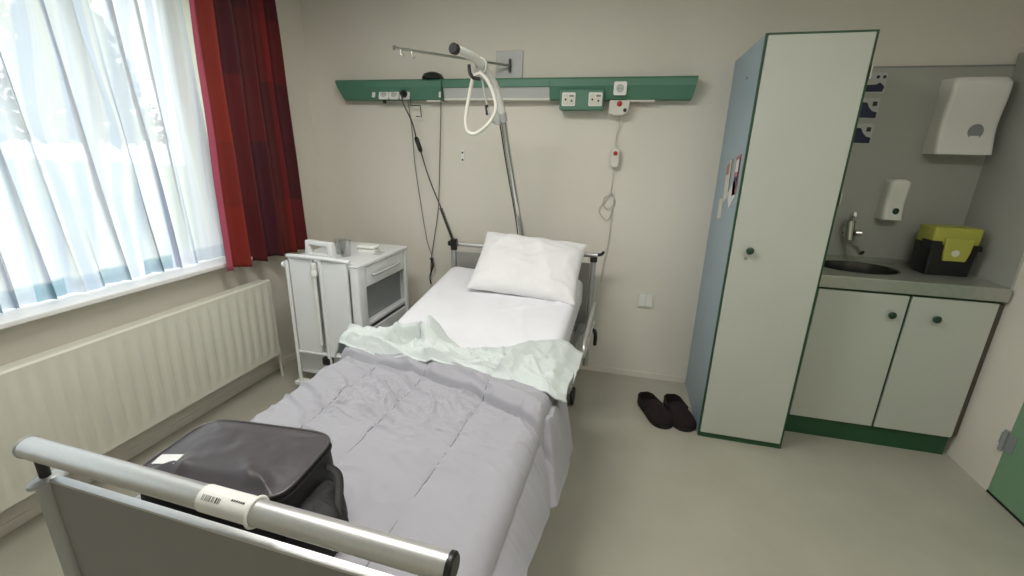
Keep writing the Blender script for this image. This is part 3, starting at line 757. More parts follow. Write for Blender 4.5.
obj('diffuser_lip', boxb(XB, XC_, -0.078, -0.01, ZB - .002, ZB + .012), M['offwhite_plastic'], wr, smooth=False)
bm = prismb(PR, XC_, XD, 'x'); slant(bm, XD, ZT, ZB, -0.022)
obj('right_housing', bm, M['green'], wr, smooth=False, bevel=.003)
obj('joint_band', boxb(XB - .008, XB + .004, -.104, -.002, ZB - .003, ZT + .004), M['green_dark'], wr, smooth=False)
obj('label_strip', boxb(-0.93, -0.83, -0.07, -0.02, ZB - .010, ZB), M['offwhite_plastic'], wr, smooth=False)
obj('label_strip', boxb(0.43, 0.60, -0.07, -0.02, ZB - .010, ZB), M['offwhite_plastic'], wr, smooth=False)
def fy(z):  # front face y of rail below the knee
    return -0.10 + (ZT - .052 - z) / (ZT - .052 - ZB - .004) * 0.025
tilt = Matrix.Rotation(-math.atan2(0.025, 0.074), 4, 'X')
def plate(bm, x, z, w, h, t, y=None, tl=True):
    yy = fy(z) if y is None else y
    m = Matrix.Translation((x, yy, z)) @ (tilt if tl else Matrix.Identity(4))
    prism2 = B(); prism(prism2, rrect(-w / 2, w / 2, -h / 2, h / 2, min(w, h) * .12, 3), 0, -t, 'y'); prism2.transform(m)
    me = bpy.data.meshes.new('t'); prism2.to_mesh(me); prism2.free(); bm.from_mesh(me); bpy.data.meshes.remove(me); return m
def socket(x, z, parent, name='socket', y=None, tl=True, s=0.074, m_='white_plastic'):
    bm = B(); m = plate(bm, x, z, s, s, 0.010, y, tl)
    so = obj(name, bm, M[m_], parent)
    bm = lathe(B(), [(0.0, 0.0102), (0.0205, 0.0102), (0.0215, 0.013), (0.0235, 0.013), (0.0235, 0.009), (0, .009)], (0, 0, 0), (0, -1, 0), 24); bm.transform(m)
    w_ = obj('socket_ring', bm, M['light_grey'], so)
    for dx in (-.0085, .0085):
        bm = lathe(B(), [(0.0028, 0.0100), (0.0028, 0.0112), (0, .0112)], (dx, 0, 0), (0, -1, 0), 8); bm.transform(m); obj('pin_hole', bm, M['black'], so)
    return so
for x in (-1.245, -1.165, -1.083): socket(x, 1.965, wr)
for x, wd in ((-1.325, .022), (-0.775, .022)):
    bm = B(); m = plate(bm, x, 1.968, wd, .052, .008) if x < -1 else plate(bm, -0.755 - .06, 1.968, wd, .052, .008)
    obj('light_switch', bm, M['white_plastic'], wr)
obj('fixing_knob', latheb([(0, 0), (.012, 0), (.012, .02), (0, .02)], (-1.265, -.05, ZB), (0, 0, -1)), M['black'], wr, label='small black knob')
obj('cable_bracket', tubeb([(-1.06, -.05, ZB), (-1.06, -.055, 1.895), (-0.985, -.055, 1.895), (-.98, -.055, 1.82), (-1.02, -.055, 1.825)], 0.004, seg=8), M['dark_metal'], wr, label='dark wire cable bracket')
# socket box below the right housing
sb = thing('socket_box', 'green box with two white wall outlets fixed under the service rail', 'socket box', (0.125, 0, 1.87))
obj('box_body', boxb(0.012, 0.289, -.085, 0, 1.868, 1.9295), M['green'], sb, smooth=False, bevel=.003)
obj('box_back', boxb(0.012, 0.289, -.115, -.0855, 1.868, 1.985), M['green'], sb, smooth=False, bevel=.003)
for x in (0.071, 0.239):
    bm = B(); prism(bm, rrect(x - .042, x + .042, 1.888, 1.968, .006, 2), -.115, -.123, 'y'); so = obj('outlet_plate', bm, M['white_plastic'], sb)
    bm = B(); prism(bm, rrect(x - .036, x - .002, 1.895, 1.960, .004, 2), -.1225, -.1265, 'y'); prism(bm, rrect(x + .002, x + .036, 1.895, 1.960, .004, 2), -.1225, -.1265, 'y'); obj('cover_frame', bm, M['offwhite_plastic'], so)
    for hx, hz_ in ((x - .018, 1.926), (x + .02, 1.918)): obj('pin_hole', latheb([(.006, 0), (.006, .0015), (0, .0015)], (hx, -.1265, hz_), (0, -1, 0), 10), M['black'], so)
    obj('slot', boxb(x + .005, x + .032, -.128, -.1262, 1.944, 1.95), M['black'], so, smooth=False)
t = thing('wall_socket', 'single white round-hole socket on the rail above the call unit', 'socket', (0.385, -.1, 1.955))
socket(0.385, 1.992, t, 'socket_plate', y=-.10, tl=False, s=.078)
# nurse call unit
nc = thing('nurse_call_unit', 'beige nurse call unit with red button under the rail', 'call unit', (0.385, 0, 1.85))
obj('unit_body', prismb([(0.325, 1.928), (0.452, 1.928), (0.445, 1.855), (0.41, 1.838), (0.36, 1.838), (0.325, 1.85)], -0.0, -0.085, 'y'), M['offwhite_plastic'], nc, smooth=False, bevel=.006)
bm = B(); lathe(bm, [(.016, 0), (.016, .006), (.010, .010), (0, .010)], (.388, -.085, 1.906), (0, -1, 0), 16); obj('call_button', bm, M['red'], nc, label='red call button')
bm = B(); lathe(bm, [(.011, 0), (.011, .006), (0, .008)], (.425, -.085, 1.868), (0, -1, 0), 14); obj('jack', bm, M['dark_metal'], nc)
# handset on its cord
hs = thing('call_handset', 'small beige call handset with red button hanging on a thin cord', 'call handset', (0.388, -.03, 1.52))
hsb = prismb(rrect(0.362, 0.418, 1.515, 1.640, .022, 5), -.012, -.045, 'y'); obj('handset_body', hsb, M['offwhite_plastic'], hs, bevel=.006)
bm = lathe(B(), [(.014, 0), (.014, .004), (0, .006)], (.390, -.045, 1.607), (0, -1, 0), 14); obj('call_button', bm, M['red'], hs, label='red round button')
obj('cord', tubeb(smoothline([(.395, -.05, 1.842), (.40, -.02, 1.78), (.385, -.02, 1.70), (.390, -.028, 1.64)]), .0028, seg=6), M['cable_white'], hs)
lc = smoothline([(.388, -.028, 1.515), (.385, -.012, 1.42), (.375, -.012, 1.34), (.345, -.012, 1.32), (.335, -.012, 1.27), (.375, -.014, 1.24), (.41, -.016, 1.29), (.39, -.014, 1.345), (.355, -.012, 1.30), (.31, -.012, 1.23), (.37, -.012, 1.16), (.40, -.012, 1.23), (.405, -.012, 1.30), (.40, -.012, 1.15), (.395, -.012, 1.0), (.375, -.014, 0.85), (.37, -.012, .72)], 6)
obj('cord', tubeb(lc, .0028, seg=6), M['cable_white'], hs)
# things on / around the rail
o = obj('reading_lamp_head', latheb([(0.0, 0.0), (0.072, 0.0), (0.075, 0.012), (0.062, 0.033), (0.03, 0.046), (0, 0.05)], (-0.885, -0.055, ZT), (0, 0, 1), 28), M['black'])
tag(o, 'black domed lamp head resting on top of the green rail', 'lamp')
pc = thing('power_cord', 'black bed power cord with inline switch box from rail socket to bed', 'power cord', (-1.083, -.1, 1.96))
pw = [Vector((-1.083, -.14, 1.958)), Vector((-1.07, -.145, 1.90)), cpix(412, 122, -.14), cpix(416, 137, -.14)]
obj('plug', latheb([(0, 0), (.024, 0), (.024, .018), (.015, .03), (.010, .045), (0, .045)], (-1.083, -.101, 1.965), (0, -1, 0), 18), M['black'], pc, label='round black plug')
obj('cord', tubeb(smoothline(pw), .005, seg=8), M['black'], pc)
a, b_ = cpix(416, 137, -.14), cpix(421, 152, -.15)
obj('switch_box', tubeb([a, a + (b_ - a) * .12, a + (b_ - a) * .88, b_], [.012, .021, .021, .012], seg=12, flat=.7), M['black'], pc, label='black inline box')
c0 = cpix(441, 208, -.20); c1 = cpix(453, 240, -.215)
obj('cord', tubeb(smoothline([b_, cpix(429, 178, -.17), c0]), .005, seg=8), M['black'], pc)
dirv = (c1 - c0); ax = dirv.normalized(); e1 = ax.orthogonal().normalized(); e2 = ax.cross(e1)
obj('coil', tubeb([c0 + dirv * (k / 260) + (e1 * math.cos(k * .5) + e2 * math.sin(k * .5)) * .0105 for k in range(261)], .0035, seg=6), M['black'], pc, label='coiled lower cable')
obj('bed_connector', prismb(rrect(c1.x - .016, c1.x + .03, c1.z - .05, c1.z + .01, .006, 2), c1.y - .015, c1.y + .02, 'y'), M['black'], pc, bevel=.003)
k1 = smoothline([cpix(441, 100, -.02), cpix(440, 150, -.02), cpix(439, 190, -.02), cpix(438, 212, -.02), cpix(434, 240, -.02), cpix(431, 262, -.02), cpix(431, 275, -.02)], 8)
o = obj('thin_cable', tubeb(k1, .0032, seg=6), M['cable_grey']); tag(o, 'thin grey cable hanging straight down from below the rail lamp', 'cable')
k2 = smoothline([cpix(408, 101, -.012), cpix(412, 130, -.012), cpix(415, 165, -.012), cpix(421, 205, -.012), cpix(427, 240, -.012), cpix(432, 258, -.012), cpix(430, 277, -.012)], 8)
o = obj('thin_cable', tubeb(k2, .0026, seg=6), M['cable_grey']); tag(o, 'thin grey cable running down left of the black cord', 'cable')
kb = B()
for k in range(4): tube(kb, smoothline([cpix(431 + k - 1, 258, -.035), cpix(433, 266, -.04 - .006 * k), cpix(430, 276, -.035), cpix(431, 284, -.035)]), .005, seg=6)
o = obj('cable_bundle', kb, M['black']); tag(o, 'black knotted cable bundle hanging beside the bed head', 'cable')

# drip rod on its wall plate
dp = thing('hanging_rod', 'thin steel rod with two hooks on a grey plate above the rail', 'hanging rod', (-0.33, 0, 2.15))
obj('wall_plate', boxb(-0.445, -0.262, -0.012, 0, 2.066, 2.238), M['light_grey'], dp, smooth=False, bevel=.003)
obj('pivot', tubeb([(-.345, -.03, 2.105), (-.345, -.03, 2.185)], .008, seg=10), M['dark_metal'], dp)
obj('pivot_arm', tubeb([(-.345, -.008, 2.145), (-.345, -.03, 2.145)], .008, seg=10), M['dark_metal'], dp)
e_ = Vector((-0.875, -0.60, 2.15)); s0 = Vector((-.345, -.03, 2.145))
obj('rod', tubeb([s0, e_], .0075, seg=12), M['steel'], dp)
obj('end_stop', latheb([(0, -.006), (.012, -.006), (.012, .008), (0, .008)], e_, (e_ - s0).normalized(), 14), M['steel'], dp)
for f in (0.955, 0.87):
    p = s0 + (e_ - s0) * f
    obj('hook', tubeb(smoothline([p + Vector((0, 0, .014)), p + Vector((0, -.004, -.012)), p + Vector((.002, -.004, -.03)), p + Vector((.014, -.004, -.042)), p + Vector((.024, -.004, -.030))]), .0028, seg=8), M['steel'], dp)
# small wall fittings
t = thing('cable_clip_plate', 'tiny white two-screw plate on the wall left of the pole', 'wall plate', (-.689, 0, 1.56))
obj('plate', prismb(rrect(-.700, -.678, 1.515, 1.605, .004, 2), 0, -.01, 'y'), M['white_plastic'], t)
for z in (1.585, 1.535): obj('screw', latheb([(.007, 0), (.007, .002), (0, .002)], (-.689, -.01, z), (0, -1, 0), 10), M['dark_metal'], t)
t = thing('wall_outlet', 'pale blank outlet plate low on the wall right of the bed', 'outlet', (.69, 0, .60))
obj('plate', prismb(rrect(.632, .748, .555, .662, .008, 3), 0, -.009, 'y'), M['offwhite_plastic'], t)
obj('cover', prismb(rrect(.645, .688, .567, .650, .005, 2), -.009, -.014, 'y'), M['white_plastic'], t); obj('cover', prismb(rrect(.692, .735, .567, .650, .005, 2), -.009, -.014, 'y'), M['white_plastic'], t)

# ================================================================ BEDSIDE CABINET
cb = thing('bedside_cabinet', 'white hospital bedside cabinet with drawer and folded-down table leaf', 'bedside cabinet', (-1.3, -.6, 0))
cx0, cx1, cy0, cy1, cz = -1.53, -1.02, -0.905, -0.30, 0.93
bm = B()
box(bm, cx0, cx0 + .02, cy0 + .03, cy1, .16, cz - .02)                    # left side
box(bm, cx0, cx1, cy1 - .015, cy1, .16, cz - .02)                         # back
box(bm, cx0, cx1, cy0 + .035, cy0 + .05, .16, cz - .02)                   # panel behind leaf
box(bm, cx0, cx1, cy0 + .03, cy1, .14, .165); box(bm, cx0, cx1 - .004, cy0 + .03, cy1, .512, .532)
obj('carcass', bm, M['white'], cb, smooth=False, bevel=.002)
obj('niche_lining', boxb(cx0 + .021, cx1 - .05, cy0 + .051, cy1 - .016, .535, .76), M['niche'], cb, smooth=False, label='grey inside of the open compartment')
obj('table_top', prismb(rrect(cx0 - .01, cx1 + .012, cy0 + .03, cy1 + .012, .012, 3), cz - .02, cz, 'z'), M['white'], cb, bevel=.003)
obj('lower_door', boxb(cx1 - .018, cx1, cy0 + .085, cy1 - .04, .17, .485), M['white'], cb, smooth=False, bevel=.003)
for y in (cy0 - .02, cy1 - .035):
    obj('post', prismb(rrect(cx1 - .05 if y < -.6 else cx1 - .02, cx1 + .008, y, y + (.085 if y < -.6 else .035), .008, 3), .10, cz - .012 if y < -.6 else cz - .02, 'z'), M['white'], cb)
obj('post_cap', boxb(cx1 - .056, cx1 + .012, cy0 - .025, cy0 + .07, cz - .012, cz - .002), M['white'], cb, smooth=False, bevel=.004)
drw = obj('drawer', boxb(cx1 - .018, cx1 + .003, cy0 + .075, cy1 - .04, .775, .905), M['white'], cb, smooth=False, bevel=.004)
obj('drawer_box', boxb(cx0 + .03, cx1 - .02, cy0 + .08, cy1 - .04, .765, .88), M['white'], drw, smooth=False)
obj('drawer_handle', tubeb(smoothline([(cx1 + .002, cy0 + .14, .842), (cx1 + .022, cy0 + .15, .842), (cx1 + .026, cy0 + .3, .842), (cx1 + .022, cy1 - .16, .842), (cx1 + .002, cy1 - .15, .842)]), .009, seg=10), M['light_grey'], drw, label='pale grey bow handle')
# folded leaf in two panels
ly = cy0 - .035
lf = obj('folding_leaf', boxb(-1.472, -1.305, ly, ly + .018, .335, .945), M['white'], cb, smooth=False, bevel=.004)
obj('folding_leaf', boxb(-1.262, -1.078, ly, ly + .018, .335, .945), M['white'], cb, smooth=False, bevel=.004)
bm = B(); tube(bm, smoothline([(-1.488, ly + .012, .958), (-1.40, ly - .004, .965), (-1.2, ly - .004, .962), (-1.06, ly + .012, .950)]), .013, seg=12)
obj('leaf_top_rail', bm, M['white'], cb)
obj('leaf_bottom_rail', boxb(-1.48, -1.07, ly - .004, ly + .02, .318, .335), M['white'], cb, smooth=False, bevel=.004)
obj('leaf_side_tube', tubeb([(-1.490, ly, .93), (-1.490, ly, .11)], .011, seg=12), M['white'], cb)
obj('leaf_side_knob', latheb([(0, 0), (.018, .004), (.018, .02), (0, .026)], (-1.497, ly, .905), (-1, 0, 0), 14), M['white'], cb)
obj('leaf_column', prismb(rrect(-1.262, -1.242, ly - .012, ly + .012, .005, 2), .16, .945, 'z'), M['white'], cb)
obj('gas_strut', tubeb([(-1.292, ly - .012, .90), (-1.292, ly - .012, .40)], .010, seg=12), M['white_plastic'], cb)
obj('strut_head', latheb([(0, 0), (.016, .006), (.019, .03), (.013, .05), (.017, .06), (.013, .085), (0, .09)], (-1.292, ly - .012, .845)), M['white_plastic'], cb)
obj('foot_bar', boxb(-1.53, -1.03, ly - .02, ly + .04, .085, .11), M['white'], cb, smooth=False, bevel=.005)
obj('foot_bar', boxb(-1.56, -1.03, -.38, -.33, .085, .16), M['white'], cb, smooth=False, bevel=.005)
for x in (-1.50, -1.06):
    for y in (ly + .01, -.35):
        cf = obj('castor', tubeb([(x, y, .09), (x, y, .05)], .012), M['dark_metal'], cb)
        obj('wheel', latheb([(0, -.014), (.036, -.012), (.038, 0), (.036, .012), (0, .014)], (x, y + .01, .038), (1, 0, 0), 18), M['black'], cf)
obj('pivot_block', boxb(-1.30, -1.245, ly - .015, ly + .03, .26, .31), M['black'], cb, smooth=False, bevel=.004, label='black pivot block')
# carry handle standing on the front edge of the top
bm = B(); hx0, hx1, hy, hz = -1.405, -1.225, -.845, .932
o_ = [(hx0 - .012, hz), (hx1 + .012, hz), (hx1, hz + .108), (hx0, hz + .118)]; i_ = [(hx0 + .028, hz + .036), (hx1 - .028, hz + .036), (hx1 - .032, hz + .082), (hx0 + .026, hz + .090)]
for ya, yb in ((hy - .02, hy + .02),):
    vo = [[bm.verts.new((p[0], yy, p[1])) for p in o_] for yy in (ya, yb)]; vi = [[bm.verts.new((p[0], yy, p[1])) for p in i_] for yy in (ya, yb)]
    for k in range(4):
        k2 = (k + 1) % 4
        bm.faces.new((vo[0][k], vo[0][k2], vi[0][k2], vi[0][k])); bm.faces.new((vo[1][k2], vo[1][k], vi[1][k], vi[1][k2]))
        bm.faces.new((vo[0][k2], vo[0][k], vo[1][k], vo[1][k2])); bm.faces.new((vi[0][k], vi[0][k2], vi[1][k2], vi[1][k]))
bmesh.ops.recalc_face_normals(bm, faces=bm.faces)
obj('push_handle', bm, M['white'], cb, bevel=.006)
# on the cabinet
o = obj('plastic_cup', latheb([(.030, 0), (.038, .105), (.036, .105), (.0285, .004), (0, .004)], (-1.225, -.72, cz), seg=24), M['clear_plastic']); tag(o, 'clear plastic cup behind the white handle on the bedside cabinet', 'cup')
o = obj('plastic_cup', latheb([(.030, 0), (.038, .095), (.036, .095), (.0285, .004), (0, .004)], (-1.30, -.66, cz), seg=24), M['clear_plastic']); tag(o, 'second clear cup, further left and partly hidden by the white handle', 'cup')
bx = thing('tissue_box', 'small white box with rounded lid on the bedside cabinet top', 'box', (-1.15, -.56, cz))
obj('box_body', prismb(rrect(-1.225, -1.095, -.605, -.515, .02, 4), cz, cz + .025, 'z'), M['white_plastic'], bx, bevel=.004)
obj('box_lid', prismb(rrect(-1.228, -1.092, -.608, -.512, .022, 4), cz + .027, cz + .052, 'z'), M['white_plastic'], bx, bevel=.010)
o = obj('paper_slip', boxb(-1.10, -1.05, -.62, -.52, cz, cz + .0015), M['light_grey'], smooth=False); o.rotation_euler.z = .2; tag(o, 'grey paper slip lying beside the white box on the cabinet', 'paper')

# ================================================================ WARDROBE
wa = thing('wardrobe', 'tall narrow wardrobe with cream door, green edging and pale blue side', 'wardrobe', (1.265, -.33, 0))
wx0, wx1, wy, wz = 1.039, 1.4876, -0.6648, 2.15
obj('side_panel', boxb(wx0, wx0 + .018, wy + .022, -.002, 0, wz), M['blue_side'], wa, smooth=False, label='pale blue side panel')
obj('carcass', boxb(wx0 + .0182, wx1, wy + .024, -.002, .055, wz), M['cream_door'], wa, smooth=False)
obj('edging', boxb(wx0 - .001, wx1 + .001, wy + .0045, wy + .0215, 0, wz + .002), M['green_dark'], wa, smooth=False, label='dark green edging round the front')
dd = obj('door', boxb(wx0 + .007, wx1 - .014, wy - .012, wy + .004, .038, wz - .010), M['cream_door'], wa, smooth=False, bevel=.003)
obj('knob', latheb([(.009, 0), (.009, .012), (.018, .017), (.019, .027), (.014, .031), (0, .032)], (1.127, wy - .012, 1.145), (0, -1, 0), 20), M['green_knob'], dd, label='dark green round knob')
obj('lock', latheb([(.008, 0), (.008, .003), (0, .003)], (1.118, wy - .012, 1.10), (0, -1, 0), 10), M['steel'], dd)
for z in (1.98, 1.42): obj('hinge_plate', boxb(wx1 - .003, wx1 + .003, wy - .010, wy + .015, z - .03, z + .03), M['steel'], dd, smooth=False)
obj('plinth', boxb(wx0 + .0185, wx1 - .002, wy + .002, -.01, 0, .045), M['green_dark'], wa, smooth=False)
obj('screw_cap', latheb([(.006, 0), (.006, .002), (0, .002)], (wx0, -.40, 2.0), (-1, 0, 0), 10), M['dark_metal'], wa)
# cards taped on its blue side (thin, side-on to the room)
def card(name, label, cat, quad, m, marks=()):
    bm = B(); vs = [bm.verts.new((wx0 - .0012, y, z)) for y, z in quad]; f = bm.faces.new(vs)
    r = bmesh.ops.extrude_face_region(bm, geom=[f]); bmesh.ops.translate(bm, vec=(-.0015, 0, 0), verts=[v for v in r['geom'] if isinstance(v, bmesh.types.BMVert)])
    bmesh.ops.recalc_face_normals(bm, faces=bm.faces)
    o = obj(name, bm, m, smooth=False, origin=(wx0, quad[0][0], quad[0][1])); tag(o, label, cat)
    for q, mm in marks:
        b2 = B(); b2.faces.new([b2.verts.new((wx0 - .0032, y, z)) for y, z in q]); obj('print', b2, mm, o, smooth=False)
    return o
card('postcard', 'pink and white postcard nearest the front edge on the wardrobe side', 'postcard', [(-.47, 1.60), (-.575, 1.62), (-.59, 1.42), (-.50, 1.40)], M['pink'],
     [([(-.49, 1.585), (-.555, 1.595), (-.56, 1.53), (-.495, 1.525)], M['white_label']), ([(-.50, 1.50), (-.57, 1.51), (-.575, 1.485), (-.50, 1.475)], M['navy']), ([(-.555, 1.60), (-.572, 1.602), (-.582, 1.45), (-.566, 1.448)], M['shoe'])])
card('paper_note', 'blank white paper hanging below the pink postcard', 'paper', [(-.40, 1.40), (-.54, 1.50), (-.575, 1.40), (-.48, 1.33)], M['white_label'])
card('postcard', 'narrow beige and pink card at the back of the wardrobe side', 'postcard', [(-.26, 1.565), (-.40, 1.60), (-.425, 1.40), (-.30, 1.33)], M['offwhite_plastic'],
     [([(-.27, 1.56), (-.34, 1.58), (-.345, 1.51), (-.275, 1.50)], M['pink']), ([(-.375, 1.59), (-.395, 1.594), (-.415, 1.42), (-.40, 1.41)], M['shoe'])])
card('paper_note', 'small yellowed card hanging lowest on the wardrobe side', 'paper', [(-.20, 1.36), (-.31, 1.37), (-.315, 1.26), (-.21, 1.24)], M['offwhite_plastic'])

# ================================================================ WASH CORNER
kc = thing('base_cabinet', 'low cream two-door cabinet on green plinth under the steel worktop', 'cabinet', (1.95, -.24, 0))
kx0, kx1, ky, kz = 1.495, 2.392, -0.467, 0.935
obj('carcass', boxb(kx0, kx1, ky + .022, -.013, .125, kz - .02), M['cream_door'], kc, smooth=False)
obj('edging', boxb(kx0, kx1 - .0, ky + .006, ky + .022, .120, kz - .001), M['green_dark'], kc, smooth=False, label='dark green front edging')
for a, b_2, kxx in ((1.565, 1.992, 1.925), (2.006, 2.382, 2.127)):
    d_ = obj('door', boxb(a, b_2, ky - .012, ky + .005, .128, kz - .014), M['cream_door'], kc, smooth=False, bevel=.003)
    obj('knob', latheb([(.008, 0), (.008, .012), (.018, .017), (.019, .027), (.013, .031), (0, .032)], (kxx, ky - .012, .815), (0, -1, 0), 20), M['green_knob'], d_, label='dark green round knob')
obj('plinth', boxb(kx0, kx1 - .006, ky + .012, -.02, 0, .118), M['green_dark'], kc, smooth=False)
obj('filler_strip', boxb(kx1 + .0005, XR - .0005, ky + .01, -.013, .13, kz - .02), M['gap_shade'], kc, smooth=False, label='filler strip at the wall, coloured dark brown as the shaded gap')
# worktop with an oval hole
wt = thing('worktop', 'stainless steel worktop with inset oval sink', 'worktop', (1.95, -.24, kz))
wx_0, wx_1, wy_0, wy_1, z0, z1 = 1.492, 2.405, -0.492, -0.0125, kz + .001, 1.005
sc, sa, sbb = (1.83, -.225), .195, .150
NS = 64; bm = B()
def rectpt(t):
    c, s = math.cos(t), math.sin(t); hx1, hx0, hy1, hy0 = wx_1 - sc[0], wx_0 - sc[0], wy_1 - sc[1], wy_0 - sc[1]
    ks = []
    if c > 1e-9: ks.append(hx1 / c)
    if c < -1e-9: ks.append(hx0 / c)
    if s > 1e-9: ks.append(hy1 / s)
    if s < -1e-9: ks.append(hy0 / s)
    k = min(ks); return (sc[0] + c * k, sc[1] + s * k)
ang = [2 * PI * k / NS for k in range(NS)] + [math.atan2(y - sc[1], x - sc[0]) % (2 * PI) for x in (wx_0, wx_1) for y in (wy_0, wy_1)]
ang = sorted(ang); nA = len(ang)
ti = [bm.verts.new((sc[0] + sa * math.cos(t), sc[1] + sbb * math.sin(t), z1)) for t in ang]; to = [bm.verts.new(rectpt(t) + (z1,)) for t in ang]
bi = [bm.verts.new((sc[0] + sa * math.cos(t), sc[1] + sbb * math.sin(t), z0)) for t in ang]; bo = [bm.verts.new(rectpt(t) + (z0,)) for t in ang]
for i in range(nA):
    j = (i + 1) % nA
    for q in ((ti[i], to[i], to[j], ti[j]), (bi[i], bi[j], bo[j], bo[i]), (to[i], bo[i], bo[j], to[j]), (ti[i], ti[j], bi[j], bi[i])): bm.faces.new(q)
bmesh.ops.recalc_face_normals(bm, faces=bm.faces)
obj('top', bm, M['steel_top'], wt, smooth=False, bevel=.004)
bm = lathe(B(), [(1.05, .0025), (1.06, .001), (1.0, 0), (.97, -.03), (.9, -.12), (.6, -.15), (.08, -.155), (0, -.155)], (sc[0], sc[1], z1), seg=48)
for v in bm.verts: v.co.x = sc[0] + (v.co.x - sc[0]) * sa; v.co.y = sc[1] + (v.co.y - sc[1]) * sbb
bmesh.ops.delete(bm, geom=[f for f in bm.faces if len(f.verts) > 40 and f.calc_center_median().z > z1 - .01], context='FACES_ONLY')
sk = obj('sink_bowl', bm, M['steel_bowl'], wt)
obj('drain', latheb([(.0, .001), (.028, .001), (.03, -.001), (0, -.001)], (sc[0], sc[1], z1 - .152)), M['black'], sk)
obj('upstand', boxb(wx_0, XR - .0125, -.0245, -.0125, 1.0055, 1.032), M['steel_top'], wt, smooth=False)
# tap
tp = thing('wall_tap', 'chrome wall-mounted mixer tap above the sink', 'tap', (1.81, -.012, 1.19))
obj('wall_flange', latheb([(.0, 0), (.030, 0), (.030, .006), (.018, .014), (.016, .05), (0, .05)], (1.825, -.012, 1.185), (0, -1, 0)), M['chrome'], tp)
bm = tubeb([(1.805, -.075, 1.255), (1.818, -.075, 1.145)], .027, seg=20); obj('body', bm, M['chrome'], tp)
obj('lever', tubeb(smoothline([(1.803, -.075, 1.24), (1.80, -.085, 1.285), (1.798, -.13, 1.300)]), [.024, .022, .020, .018, .017, .016, .015, .015, .015, .015, .014, .014, .014], seg=12, flat=.6), M['chrome'], tp)
obj('spout', tubeb(smoothline([(1.815, -.075, 1.155), (1.822, -.09, 1.128), (1.838, -.14, 1.11), (1.852, -.19, 1.085)]), .016, seg=12), M['chrome'], tp)
obj('side_knob', latheb([(.0, 0), (.018, 0), (.02, .03), (0, .034)], (1.845, -.075, 1.185), (1, -.2, 0)), M['chrome'], tp)
# dispensers
def dispenser(x0, x1, z0_, z1_, dtop, dbot, name, label, cat, hole, hr, hm, wave=.012):
    t = thing(name, label, cat, ((x0 + x1) / 2, -.012, z0_))
    bm = B(); nz = 28; rings = []
    for j in range(nz + 1):
        f = j / nz; z = z0_ + (z1_ - z0_) * f
        dep = dbot + (dtop - dbot) * f + wave * math.sin(f * 2 * PI + 2.4)
        dep -= .03 * max(0, (f - .9) / .1) ** 2 * (dtop / .2)
        rr = .022; hw = (x1 - x0) / 2; shr = .02 * max(0, (f - .92) / .08) ** 2; cx = (x0 + x1) / 2
        pts = [(cx - hw, -.0125)] + [(cx - hw + shr + rr * (1 - math.cos(R(a))), -.012 - dep + rr * (1 - math.sin(R(a)))) for a in (0, 22.5, 45, 67.5, 90)] + \
              [(cx + hw - shr - rr * (1 - math.cos(R(a))), -.012 - dep + rr * (1 - math.sin(R(a)))) for a in (90, 67.5, 45, 22.5, 0)] + [(cx + hw, -.0125)]
        rings.append([bm.verts.new((p[0], p[1], z)) for p in pts])
    nP = len(rings[0])
    for a, b in zip(rings, rings[1:]):
        for i in range(nP): bm.faces.new((a[i], a[(i + 1) % nP], b[(i + 1) % nP], b[i]))
    bm.faces.new(rings[0][::-1]); bm.faces.new(rings[-1]); bmesh.ops.recalc_face_normals(bm, faces=bm.faces)
    obj('housing', bm, M['white_plastic'], t)
    f = (hole[1] - z0_) / (z1_ - z0_); dep = dbot + (dtop - dbot) * f + wave * math.sin(f * 2 * PI + 2.4)
    obj('level_window', latheb([(0, -.004), (hr, -.004), (hr, .0035), (hr * .9, .0035), (hr * .86, .002), (0, .002)], (hole[0], -.012 - dep - .001, hole[1]), (0, -1, 0), 28, sx=1, sy=1.15), M[hm], t, label='dark round level window')
    obj('outlet_slot', boxb((x0 + x1) / 2 - (x1 - x0) * .38, (x0 + x1) / 2 + (x1 - x0) * .38, -.012 - dbot * .8, -.012 - dbot * .4, z0_ - .004, z0_), M['light_grey'], t, smooth=False)
    return t
dispenser(2.100, 2.362, 1.648, 2.035, .105, .120, 'towel_dispenser', 'large white paper towel dispenser with round window', 'towel dispenser', (2.262, 1.765), .034, 'niche')
dispenser(1.955, 2.060, 1.275, 1.505, .070, .080, 'soap_dispenser', 'small white soap dispenser mounted above the worktop', 'soap dispenser', (2.015, 1.325), .016, 'green_knob', .006)
# yellow bin in its black holder
yb_ = thing('sharps_container', 'yellow-lidded waste container in a black holder on the steel worktop', 'waste container', (2.235, -.20, 1.005))
def taper(bm, x0, x1, y0, y1, z0, z1, k):
    cx, cy = (x0 + x1) / 2, (y0 + y1) / 2
    vs = []
    for z, s in ((z0, k), (z1, 1)):
        vs.append([bm.verts.new((cx + (p[0] - cx) * s, cy + (p[1] - cy) * s, z)) for p in rrect(x0, x1, y0, y1, .015, 3)])
    n = len(vs[0]); bm.faces.new(vs[0][::-1]); bm.faces.new(vs[1])
    for i in range(n): bm.faces.new((vs[0][i], vs[0][(i + 1) % n], vs[1][(i + 1) % n], vs[1][i]))
    return bm
hb = obj('holder', taper(B(), 2.125, 2.35, -.285, -.125, 1.006, 1.175, .92), M['black'], yb_)
obj('holder_arm', prismb([(2.120, 1.15), (2.172, 1.15), (2.168, 1.195), (2.122, 1.195)], -.292, -.20, 'y'), M['black'], hb); obj('holder_arm', prismb([(2.312, 1.15), (2.356, 1.15), (2.352, 1.18), (2.312, 1.18)], -.292, -.20, 'y'), M['black'], hb)
obj('lid', taper(B(), 2.128, 2.350, -.280, -.125, 1.176, 1.268, .98), M['yellow'], yb_, bevel=.006, label='yellow lid')
